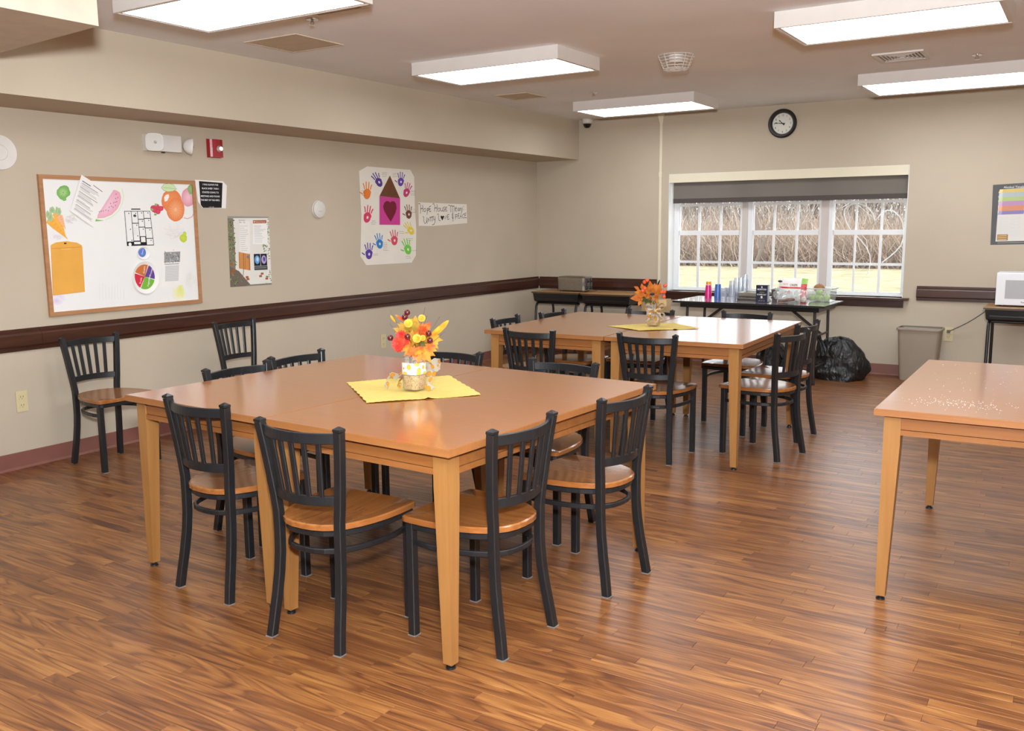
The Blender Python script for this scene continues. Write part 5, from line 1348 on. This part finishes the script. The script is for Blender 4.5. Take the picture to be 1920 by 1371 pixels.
# black bin bags
def bin_bag_mat():
    m, nt, N, L, bb = base_mat('bin_bag_film'); bb.inputs['Base Color'].default_value = S(22, 22, 24); bb.inputs['Roughness'].default_value = .28
    tc = N.new('ShaderNodeTexCoord'); mp = N.new('ShaderNodeMapping'); mp.inputs['Scale'].default_value = (1, 1, .45); L.new(tc.outputs['Object'], mp.inputs[0])
    n1 = N.new('ShaderNodeTexNoise'); n1.inputs['Scale'].default_value = 16; n1.inputs['Detail'].default_value = 5; n1.inputs['Distortion'].default_value = 1.2; L.new(mp.outputs[0], n1.inputs['Vector'])
    bp = N.new('ShaderNodeBump'); bp.inputs['Strength'].default_value = .9; bp.inputs['Distance'].default_value = .03; L.new(n1.outputs['Fac'], bp.inputs['Height']); L.new(bp.outputs['Normal'], bb.inputs['Normal'])
    return m
M_BAG = bin_bag_mat()
def bin_bag(label, x, y, r, h, seed, rz=0.0, knot=(-.1, .0)):
    from mathutils import noise
    t = thing('bin_bag', label, 'bin bag', (x, y, 0), rz); b = MB(); n, mm = 48, 30; rings = []
    for j in range(mm+1):
        t_ = j/mm; z = h*t_; base = r*(.90+.10*math.sin(min(1, t_*4)*PI/2))*(1-t_**2.2*.55) if t_ < .97 else r*.42
        ox, oy = knot[0]*t_**2*.1, knot[1]*t_**2
        ring = []
        for k in range(n):
            an = 2*PI*k/n; v_ = Vector((math.cos(an)*1.6, math.sin(an)*1.6, t_*2.0+seed)); f_ = 1+.20*noise.noise(v_)+.08*noise.noise(v_*3.1)+.045*abs(math.sin(an*6.5+t_*5+2*noise.noise(v_*1.3)))*(t_*1.2)
            ring.append((ox+base*f_*math.cos(an)*1.08, oy+base*f_*math.sin(an)*.92, z+.02*noise.noise(v_*2.2)*t_*h/.3))
        rings.append(ring)
    top = rings[-1]; cx = sum(p_[0] for p_ in top)/n; cy = sum(p_[1] for p_ in top)/n
    for s_ in (.6, .25): rings.append([(cx+(p_[0]-cx)*s_, cy+(p_[1]-cy)*s_, p_[2]+.02*(1-s_)) for p_ in top])
    for p_ in range(n): rings[0][p_] = (rings[0][p_][0], rings[0][p_][1], 0.0)
    b.loft(rings, True, True); b.build('bag_film', M_BAG, t, True)
    kx, ky = knot[0], knot[1]; b = MB(); R_ = []
    for j, (rr_, z_) in enumerate(((.085, h*.60), (.055, h*.78), (.028, h*.93), (.018, h*.99), (.030, h*1.06), (.036, h*1.10))):
        R_.append([(kx-.02*j+rr_*(1+.35*math.sin(7*2*PI*k/21+j))*math.cos(2*PI*k/21), ky-.05+rr_*(1+.35*math.sin(5*2*PI*k/21))*math.sin(2*PI*k/21), z_) for k in range(21)])
    b.loft(R_, True, True); b.build('gathered_neck', M_BAG, t, True)
    return t
bin_bag('bulging black bin bag on the floor beside the wastebasket', -1.955, 8.83, .240, .375, 3.3, .1, (-.115, -.05))
bin_bag('black bin bag slumped on the floor under the folding table', -2.52, 8.62, .17, .31, 8.1, .6, (.03, 0))

# ------------------------------------------------------------------ centrepieces
def mat_sheet(label, px_pts, z, ridge):
    """cloth mat with pinked, slightly lifted edges; corners measured on the table top"""
    A, B_, C_, D_ = [on_z(x, y, z) for x, y in px_pts]
    n, m_ = 36, 14; b = MB(); top, bot = [], []; rn = random.Random(8)
    for j in range(m_+1):
        for i in range(n+1):
            s_, t_ = i/n, j/m_
            q_ = A.lerp(B_, s_).lerp(D_.lerp(C_, s_), t_)
            if j in (0, m_): q_ += (D_-A).normalized()*(.003*(1 if i % 2 else -1))
            if i in (0, n): q_ += (B_-A).normalized()*(.003*(1 if j % 2 else -1))
            e_ = min(s_, 1-s_, t_, 1-t_); lift = .0012+.0035*max(0, .12-e_)/.12*(.5+.5*math.sin(7*s_+5*t_))+.006*math.exp(-((s_-ridge)/.03)**2)*(1-t_)**4
            top.append(b.bm.verts.new((q_.x, q_.y, z+.0012+lift))); bot.append(b.bm.verts.new((q_.x, q_.y, z+.0001+lift)))
    I = lambda i, j: j*(n+1)+i
    for j in range(m_):
        for i in range(n):
            b.bm.faces.new([top[I(i, j)], top[I(i+1, j)], top[I(i+1, j+1)], top[I(i, j+1)]]); b.bm.faces.new([bot[I(i, j)], bot[I(i, j+1)], bot[I(i+1, j+1)], bot[I(i+1, j)]])
    for i in range(n):
        b.bm.faces.new([bot[I(i, 0)], bot[I(i+1, 0)], top[I(i+1, 0)], top[I(i, 0)]]); b.bm.faces.new([top[I(i, m_)], top[I(i+1, m_)], bot[I(i+1, m_)], bot[I(i, m_)]])
    for j in range(m_):
        b.bm.faces.new([top[I(0, j)], top[I(0, j+1)], bot[I(0, j+1)], bot[I(0, j)]]); b.bm.faces.new([bot[I(n, j)], bot[I(n, j+1)], top[I(n, j+1)], top[I(n, j)]])
    o = b.build('cloth_mat', mat('yellow_cloth', S(206, 182, 96), .85, var=.05, vscale=25, bump=.3, bscale=500), None, True); return tag(o, label, 'mat')
mat_sheet('yellow cloth mat with wavy cut edges under the near flower jar', ((688, 757), (902, 742), (843, 705), (650, 718)), .760, .53)
mat_sheet('yellow cloth mat under the far flower jar', ((1198, 621), (1311, 617), (1262, 606), (1140, 612)), .760, .6)
def ribbon_mat():
    m, nt, N, L, bb = base_mat('pumpkin_ribbon'); tc = N.new('ShaderNodeTexCoord'); bb.inputs['Roughness'].default_value = .7
    vo = N.new('ShaderNodeTexVoronoi'); vo.inputs['Scale'].default_value = 34; vo.inputs['Randomness'].default_value = .6; L.new(tc.outputs['Object'], vo.inputs['Vector'])
    r_ = N.new('ShaderNodeValToRGB'); r_.color_ramp.interpolation = 'CONSTANT'; e = r_.color_ramp.elements
    e[0].position = 0; e[0].color = S(236, 176, 60); e[1].position = .40; e[1].color = S(176, 136, 60); k = e.new(.44); k.color = S(214, 210, 200)
    L.new(vo.outputs['Distance'], r_.inputs[0]); L.new(r_.outputs[0], bb.inputs['Base Color']); return m
M_RIB = ribbon_mat()
def corn_mat():
    m, nt, N, L, bb = base_mat('golden_kernels'); tc = N.new('ShaderNodeTexCoord'); vo = N.new('ShaderNodeTexVoronoi'); vo.inputs['Scale'].default_value = 260; L.new(tc.outputs['Object'], vo.inputs['Vector'])
    r_ = N.new('ShaderNodeValToRGB'); r_.color_ramp.elements[0].color = S(238, 208, 130); r_.color_ramp.elements[1].color = S(150, 100, 44); r_.color_ramp.elements[1].position = .75; L.new(vo.outputs['Distance'], r_.inputs[0]); L.new(r_.outputs[0], bb.inputs['Base Color'])
    bp = N.new('ShaderNodeBump'); bp.inputs['Strength'].default_value = .6; bp.inputs['Distance'].default_value = .003; bp.invert = True; L.new(vo.outputs['Distance'], bp.inputs['Height']); L.new(bp.outputs['Normal'], bb.inputs['Normal']); bb.inputs['Roughness'].default_value = .5
    return m
M_CORN = corn_mat()
M_JAR = clear('jar_glass', (.96, .97, .95, 1), .93, .03)
def strip_loop(b, pts, wd, axis):
    """ribbon strip along pts, width vector axis"""
    ax = Vector(axis).normalized()*wd/2; L_ = [[b.bm.verts.new(Vector(q_)+ax*s_+Vector((0, 0, .0))) for s_ in (-1, 1)] for q_ in pts]
    for a_, c_ in zip(L_, L_[1:]): b.bm.faces.new([a_[0], a_[1], c_[1], c_[0]])
def solid(b, th=.0008):
    bmesh.ops.solidify(b.bm, geom=b.bm.faces[:], thickness=th)
def jar(label, loc, front):
    t = thing('flower_jar', label, 'jar', loc, 0)
    J = [(.036, .002), (.041, .010), (.0415, .06), (.0415, .112), (.037, .124), (.034, .128), (.0345, .132), (.0365, .134), (.0365, .1475), (.0345, .1475), (.0335, .128), (.039, .110), (.039, .012), (.034, .005)]
    b = MB(); b.lathe(J, 32, sq=5, cap0=True, cap1=True); b.build('glass', M_JAR, t, True)
    b = MB(); b.lathe([(.034, .0055), (.0385, .014), (.0385, .066), (.001, .068)], 28, sq=5); b.build('kernel_filling', M_CORN, t, True)
    b = MB(); b.lathe([(.0422, .070), (.0424, .072), (.0424, .118), (.0422, .120)], 32, sq=5, cap0=False, cap1=False); b.build('ribbon_band', M_RIB, t, True)
    R_ = Vector((math.cos(YAW), -math.sin(YAW), 0)); Fw = Vector((-math.sin(YAW), -math.cos(YAW), 0)); Z_ = Vector((0, 0, 1))
    def bowpiece(pts, wd, ax, nm):
        b = MB(); strip_loop(b, [R_*x+Fw*y+Z_*z for x, y, z in pts], wd, R_*ax[0]+Fw*ax[1]+Z_*ax[2]); solid(b); b.build(nm, M_RIB, t, True)
    if not front:
        bowpiece([(.02, -.042, .095), (.055, -.035, .10), (.085, -.02, .118), (.105, -.005, .116), (.112, .006, .104), (.100, .010, .094), (.075, -.005, .092), (.045, -.030, .092)], .038, (.1, .45, .8), 'bow_loop')
        bowpiece([(-.02, -.045, .085), (-.05, -.035, .075), (-.075, -.01, .055), (-.098, .01, .066), (-.112, .02, .058), (-.120, .026, .040), (-.108, .03, .020)], .036, (.35, .5, .8), 'bow_loop')
        bowpiece([(-.02, -.045, .08), (-.05, -.02, .055), (-.06, .0, .045), (-.07, .015, .030), (-.055, .025, .022)], .034, (.3, .6, .7), 'ribbon_tail')
        bowpiece([(.03, -.04, .09), (.058, -.02, .075), (.072, 0, .055), (.066, .01, .035), (.055, .015, .02), (.075, .03, .006)], .036, (.75, .4, .5), 'ribbon_tail')
        bowpiece([(.03, -.04, .085), (.07, -.02, .080), (.090, .0, .066)], .03, (.3, .3, .9), 'ribbon_tail')
    else:
        for a0 in (150, 95, 35, -35, 205, 250):
            a_ = math.radians(a0); l = .075 if a0 not in (205, 250) else .06; dx, dz = math.cos(a_), math.sin(a_)
            pts = []
            for k_ in range(13):
                u_ = 2*PI*k_/12.0; rad = l*.5*(1-math.cos(u_)); lat = .26*l*math.sin(u_)*(.35+rad/l)
                pts.append((dx*rad-dz*lat, .050+.012*math.sin(u_/2), .105+dz*rad+dx*lat))
            bowpiece(pts, .024, (-dz*.45, .85, dx*.45), 'bow_loop')
        b = MB(); b.sphere(Fw*.052+Z_*.105, .011, 10, 7, (1, 1, .9)); b.build('bow_knot', M_RIB, t, True)
        for x1, z1 in ((.055, .045), (-.05, .040), (.02, .03)): bowpiece([(0, .047, .10), (x1*.5, .055, (z1+.1)/2), (x1, .050, z1)], .026, (.9, .2, .4), 'ribbon_tail')
    return t
JA, JB = on_z(769.5, 735.5, .760), on_z(1222, 613.0, .760)
JA = Vector((JA.x, JA.y+.03, .7655)); JB = Vector((JB.x, JB.y+.03, .7655))
jar('glass jar of golden kernels wrapped in pumpkin ribbon on the near tables', JA, False)
jar('glass jar with a big pumpkin ribbon bow on the far tables', JB, True)
RV = Vector((math.cos(YAW), -math.sin(YAW), 0)); FV = Vector((-math.sin(YAW), -math.cos(YAW), 0)); ZV = Vector((0, 0, 1))
def leafcol(name, c1, c2):
    if name in MATS: return MATS[name]
    m, nt, N, L, bb = base_mat(name); tc = N.new('ShaderNodeTexCoord'); n1 = N.new('ShaderNodeTexNoise'); n1.inputs['Scale'].default_value = 28; n1.inputs['Detail'].default_value = 2; L.new(tc.outputs['Object'], n1.inputs['Vector'])
    r_ = N.new('ShaderNodeValToRGB'); r_.color_ramp.elements[0].position = .38; r_.color_ramp.elements[1].position = .62; r_.color_ramp.elements[0].color = c1; r_.color_ramp.elements[1].color = c2; L.new(n1.outputs['Fac'], r_.inputs[0]); L.new(r_.outputs[0], bb.inputs['Base Color']); bb.inputs['Roughness'].default_value = .6
    return m
L_YO = leafcol('leaf_yellow_orange', S(238, 180, 50), S(228, 96, 40)); L_OL = leafcol('leaf_olive_gold', S(190, 158, 60), S(222, 176, 60)); L_RO = leafcol('leaf_red_orange', S(224, 84, 40), S(240, 150, 60)); L_YE = leafcol('leaf_yellow', S(246, 200, 60), S(240, 176, 46)); L_OR = leafcol('leaf_orange', S(226, 152, 58), S(214, 124, 46)); L_GR = leafcol('leaf_green', S(84, 92, 40), S(124, 124, 56)); F_RE = leafcol('petal_red', S(196, 40, 36), S(222, 72, 44)); F_YE = leafcol('petal_gold', S(240, 176, 50), S(226, 150, 44)); M_BER = mat('berry_maroon', S(92, 30, 36), .25, .2, .3, 50); M_BERO = mat('berry_orange', S(222, 84, 46), .3, 0, .15, 60); M_STEM = mat('stem_dark', S(84, 74, 46), .8)
MAPLE = [(0, 0), (.10, .12), (.42, .02), (.36, .20), (.62, .36), (.44, .44), (.50, .66), (.26, .58), (.20, .74), (.12, .70), (0, 1.0)]
POINT = [(0, 0), (.15, .15), (.23, .36), (.20, .56), (.10, .80), (0, 1.0)]
SLIM = [(0, 0), (.05, .1), (.09, .4), (.09, .7), (.045, .92), (0, 1.0)]
def leaf(parent, base, tip_dir, size, shape, m, face=FV, cup=.12, nm='leaf'):
    """a creased leaf with lobed outline: base point, direction to the tip, facing vector"""
    d_ = Vector(tip_dir).normalized(); s_ = d_.cross(Vector(face)).normalized(); n_ = s_.cross(d_)
    b = MB(); out = shape+[(-x, y) for x, y in shape[-2:0:-1]]; wk = 1.15 if shape is MAPLE else 1.25
    def P_(x, y): return Vector(base)+s_*(x*size*wk)+d_*(y*size)-n_*size*(cup*abs(x)*1.6+.30*(y-.4)**2)
    ring = [b.bm.verts.new(P_(x, y)) for x, y in out]; n = len(ring)
    mid = b.bm.verts.new(P_(0, .40)); up = b.bm.verts.new(P_(0, .62)) if shape is not MAPLE else None
    for i in range(n): b.bm.faces.new([mid, ring[i], ring[(i+1) % n]])
    if up is not None: b.bm.verts.remove(up)
    bmesh.ops.solidify(b.bm, geom=b.bm.faces[:], thickness=.0007)
    return b.build(nm, m, parent, False)
def berry(parent, c_, r_, m):
    b = MB(); b.sphere(c_, r_, 14, 9); k = b.build('berry', m, parent, True)
    b = MB(); cc = Vector(c_)+(FV*.6+ZV*.5-RV*.3).normalized()*r_*.93; b.sphere(cc, r_*.22, 6, 4); b.build('berry_tip', M_STEM, k)
def flower(parent, c_, r_, m, face, n=11, layers=3, mc=None):
    f_ = Vector(face).normalized(); a_ = f_.cross(ZV).normalized(); b_ = a_.cross(f_); b = MB()
    for l in range(layers):
        rr_ = r_*(1-.27*l); up = .25+.38*l
        for k in range(n-2*l):
            an = 2*PI*(k+.5*l)/(n-2*l); d_ = a_*math.cos(an)+b_*math.sin(an); s_ = f_.cross(d_)
            p0 = Vector(c_)+f_*(.12*r_*l); p1 = p0+d_*rr_*.6+f_*rr_*up*.6; p2 = p0+d_*rr_+f_*rr_*up*.8
            w_ = rr_*.30
            b.hexa([p0-s_*w_*.3, p0+s_*w_*.3, p1+s_*w_, p2+s_*w_*.4, p2-s_*w_*.4, p1-s_*w_], [q_+f_*.0008 for q_ in (p0-s_*w_*.3, p0+s_*w_*.3, p1+s_*w_, p2+s_*w_*.4, p2-s_*w_*.4, p1-s_*w_)])
    o = b.build('flower', m, parent)
    b = MB(); b.sphere(Vector(c_)+f_*r_*.30, r_*.24, 8, 5); b.build('flower_centre', mc or m, o, True)
def stemtube(parent, pts, r_=.0014): b = MB(); b.tube(pts, r_, 5); b.build('stem', M_STEM, parent)
def Wp(J, s_): return lambda X, Y, dpt=0.0: RV*((X-s_[0])/s_[2])+ZV*((s_[1]-Y)/s_[2])+FV*dpt
# near bouquet: offsets read from the photo at 3656 units per metre, origin at the jar foot
gA = Wp(JA, (563, 1345, 3656))
t = thing('artificial_bouquet', 'red and gold autumn leaf bouquet with maroon berries in the near jar', 'bouquet', JA)
neck = gA(563, 840)
def q3(X, Y, dpt=0.0): return gA(X, Y, dpt)
for X0, Y0, X1, Y1, k, shp, m_, dp in (
    (470, 470, 250, 370, 1, MAPLE, L_OL, .0), (480, 430, 330, 300, 1, MAPLE, L_OL, .01), (560, 450, 545, 240, 1, MAPLE, L_OL, .015), (590, 420, 600, 190, 1, POINT, L_OL, .0),
    (640, 470, 720, 300, 1, MAPLE, L_RO, .01), (640, 500, 840, 295, 1, POINT, L_RO, .0), (700, 450, 770, 330, 1, MAPLE, L_RO, .02), (760, 540, 1020, 560, 1, MAPLE, L_OL, .0), (800, 560, 950, 700, 1, MAPLE, L_OL, .012),
    (600, 640, 420, 790, 1, MAPLE, L_YO, .035), (560, 640, 380, 720, 1, MAPLE, L_YO, .03), (580, 640, 500, 810, 1, MAPLE, L_RO, .04), (640, 640, 690, 790, 1, MAPLE, L_YO, .04), (660, 650, 850, 900, 1, MAPLE, L_YO, .035), (700, 680, 900, 800, 1, MAPLE, L_YO, .025), (640, 680, 600, 800, 1, MAPLE, L_YO, .045),
    (290, 300, 220, 180, 1, SLIM, L_YE, .0), (430, 280, 300, 170, 1, SLIM, L_RO, .0), (860, 520, 1105, 265, 1, SLIM, L_YE, .0), (840, 500, 1010, 330, 1, SLIM, L_YE, .01),
    (480, 560, 330, 560, 1, MAPLE, L_OL, -.01), (620, 560, 620, 380, 1, MAPLE, L_YO, -.01), (560, 600, 420, 470, 1, MAPLE, L_OL, -.02), (700, 600, 840, 480, 1, MAPLE, L_YO, -.02), (480, 600, 470, 760, 1, MAPLE, L_YO, -.01), (760, 640, 900, 680, 1, MAPLE, L_OL, -.02), (560, 520, 480, 330, 1, MAPLE, L_YO, -.025), (330, 620, 235, 650, 1, POINT, L_GR, .0), (600, 690, 540, 600, 1, POINT, L_GR, .02), (640, 600, 760, 640, 1, POINT, L_GR, .03), (520, 640, 600, 560, 1, POINT, L_OL, .04),
    (560, 640, 640, 430, 1, MAPLE, L_YO, .01), (520, 600, 560, 400, 1, MAPLE, L_OL, .02), (600, 560, 690, 400, 1, MAPLE, L_RO, .0), (560, 700, 560, 520, 1, MAPLE, L_YO, .02), (660, 640, 740, 480, 1, MAPLE, L_OL, .01), (500, 680, 440, 600, 1, MAPLE, L_YO, .02), (640, 740, 720, 620, 1, MAPLE, L_OL, .015), (560, 360, 480, 220, 1, MAPLE, L_OL, -.01), (520, 760, 600, 690, 1, MAPLE, L_YO, .03)):
    p0, p1 = q3(X0, Y0, dp-.012), q3(X1, Y1, dp+.006); rr = random.Random(X0*7+Y1)
    fv = (FV+ZV*rr.uniform(-.1, .6)+RV*rr.uniform(-.4, .4)).normalized(); leaf(t, p0, p1-p0, (p1-p0).length, shp, m_, fv)
for X, Y, rr_, dp in ((352, 605, 88, .045), (395, 485, 74, .035), (350, 660, 66, .03), (470, 560, 46, .05)): flower(t, q3(X, Y, dp), rr_/3656*1.25, F_RE, FV+ZV*.3-RV*.35, 12, 4, F_RE)
for X, Y, rr_, dp in ((640, 520, 58, .055), (700, 230, 48, .0), (500, 300, 56, .02), (720, 520, 40, .04)): flower(t, q3(X, Y, dp), rr_/3656*1.2, F_YE, FV+ZV*.35, 14, 4, L_YE)
for X, Y, dp in ((478, 138, .0), (440, 205, .005), (222, 515, .03), (500, 482, .065), (810, 450, .03), (828, 560, .03)):
    c_ = q3(X, Y, dp); berry(t, c_, .0128, M_BER); stemtube(t, [c_-ZV*.01, (c_+q3(563, 640))*.5, neck])
for X, Y in ((755, 60), (980, 205), (225, 110), (205, 300), (780, 190), (1050, 440)): e_ = q3(X, Y); stemtube(t, [neck, (neck+e_)*.5+FV*.01, e_], .0007)
for k in range(8): an = k*.8; stemtube(t, [gA(563, 1080)+RV*.018*math.cos(an)+FV*.018*math.sin(an), gA(563, 800)+RV*.02*math.cos(an)+FV*.02*math.sin(an), gA(563, 600)+RV*.03*math.cos(an)+FV*.03*math.sin(an)], .0014)
# far bouquet at 3786 units per metre
gB = Wp(JB, (850, 1300, 3786))
t = thing('artificial_bouquet', 'orange pointed leaf bouquet with orange berries in the far jar', 'bouquet', JB)
neck = gB(850, 780)
for X0, Y0, X1, Y1, shp, m_, dp in (
    (480, 360, 330, 270, POINT, L_OR, .01), (560, 370, 520, 205, POINT, L_OR, .01), (560, 420, 340, 430, POINT, L_OR, .02), (560, 560, 235, 580, POINT, L_OR, .02), (560, 520, 400, 500, POINT, L_OR, .035), (520, 640, 430, 770, POINT, L_OR, .02), (600, 440, 480, 560, POINT, L_OR, .03),
    (760, 470, 610, 370, POINT, L_OR, .03), (760, 440, 690, 260, POINT, L_OR, .02), (770, 430, 740, 140, POINT, L_OR, .01), (790, 440, 800, 220, POINT, L_OR, .02), (800, 450, 920, 220, POINT, L_OR, .015), (830, 460, 900, 330, POINT, L_OR, .03), (760, 490, 650, 560, POINT, L_OR, .045), (800, 520, 830, 640, POINT, L_OR, .05), (820, 500, 930, 470, POINT, L_OR, .035),
    (940, 450, 1010, 200, POINT, L_OR, .0), (960, 420, 1040, 330, POINT, L_OR, .01), (930, 480, 1080, 400, POINT, L_OR, -.01), (870, 560, 920, 720, POINT, L_OR, .03), (620, 480, 560, 300, POINT, L_OR, -.01), (900, 560, 960, 640, POINT, L_OL, .01), (880, 520, 980, 440, POINT, L_OL, .0),
    (680, 600, 520, 660, POINT, L_GR, .02), (700, 580, 760, 700, POINT, L_GR, .02), (720, 600, 610, 720, POINT, L_GR, .01), (800, 600, 720, 560, POINT, L_GR, .0), (860, 580, 960, 720, POINT, L_GR, .01), (600, 560, 580, 660, POINT, L_GR, .0), (780, 640, 700, 690, POINT, L_GR, .03), (930, 300, 1000, 120, SLIM, M_BER, .0),
    (700, 560, 560, 480, POINT, L_OR, .02), (740, 560, 640, 430, POINT, L_OR, .015), (860, 480, 930, 360, POINT, L_OR, .02), (880, 540, 1010, 500, POINT, L_OR, .015), (700, 480, 600, 260, POINT, L_OR, .0), (840, 420, 870, 200, POINT, L_OR, .0), (620, 600, 470, 600, POINT, L_OR, .01), (740, 620, 690, 480, POINT, L_OR, .035), (880, 620, 900, 470, POINT, L_OR, .03), (660, 660, 560, 560, POINT, L_GR, .005)):
    p0, p1 = gB(X0, Y0, dp-.012), gB(X1, Y1, dp+.006); rr = random.Random(X0*3+Y1)
    leaf(t, p0, p1-p0, (p1-p0).length, shp, m_, (FV+ZV*rr.uniform(0, .6)+RV*rr.uniform(-.4, .4)).normalized(), .15)
b = MB(); b.sphere(gB(780, 470, .045), .016, 12, 8, (1, 1, .6)); b.build('flower_centre', M_PAD, t, True)
for X, Y, dp in ((600, 170, .0), (663, 125, .01), (530, 385, .045), (590, 330, .03), (1130, 268, .0), (1035, 425, .02), (1110, 420, .01), (1090, 550, .02)):
    c_ = gB(X, Y, dp); berry(t, c_, .0132, M_BERO); stemtube(t, [c_-ZV*.01, (c_+gB(850, 560))*.5, neck], .001)
for k in range(8): an = k*.8; stemtube(t, [gB(850, 1030)+RV*.018*math.cos(an)+FV*.018*math.sin(an), gB(850, 760)+RV*.02*math.cos(an)+FV*.02*math.sin(an), gB(840, 540)+RV*.03*math.cos(an)+FV*.03*math.sin(an)], .0014)
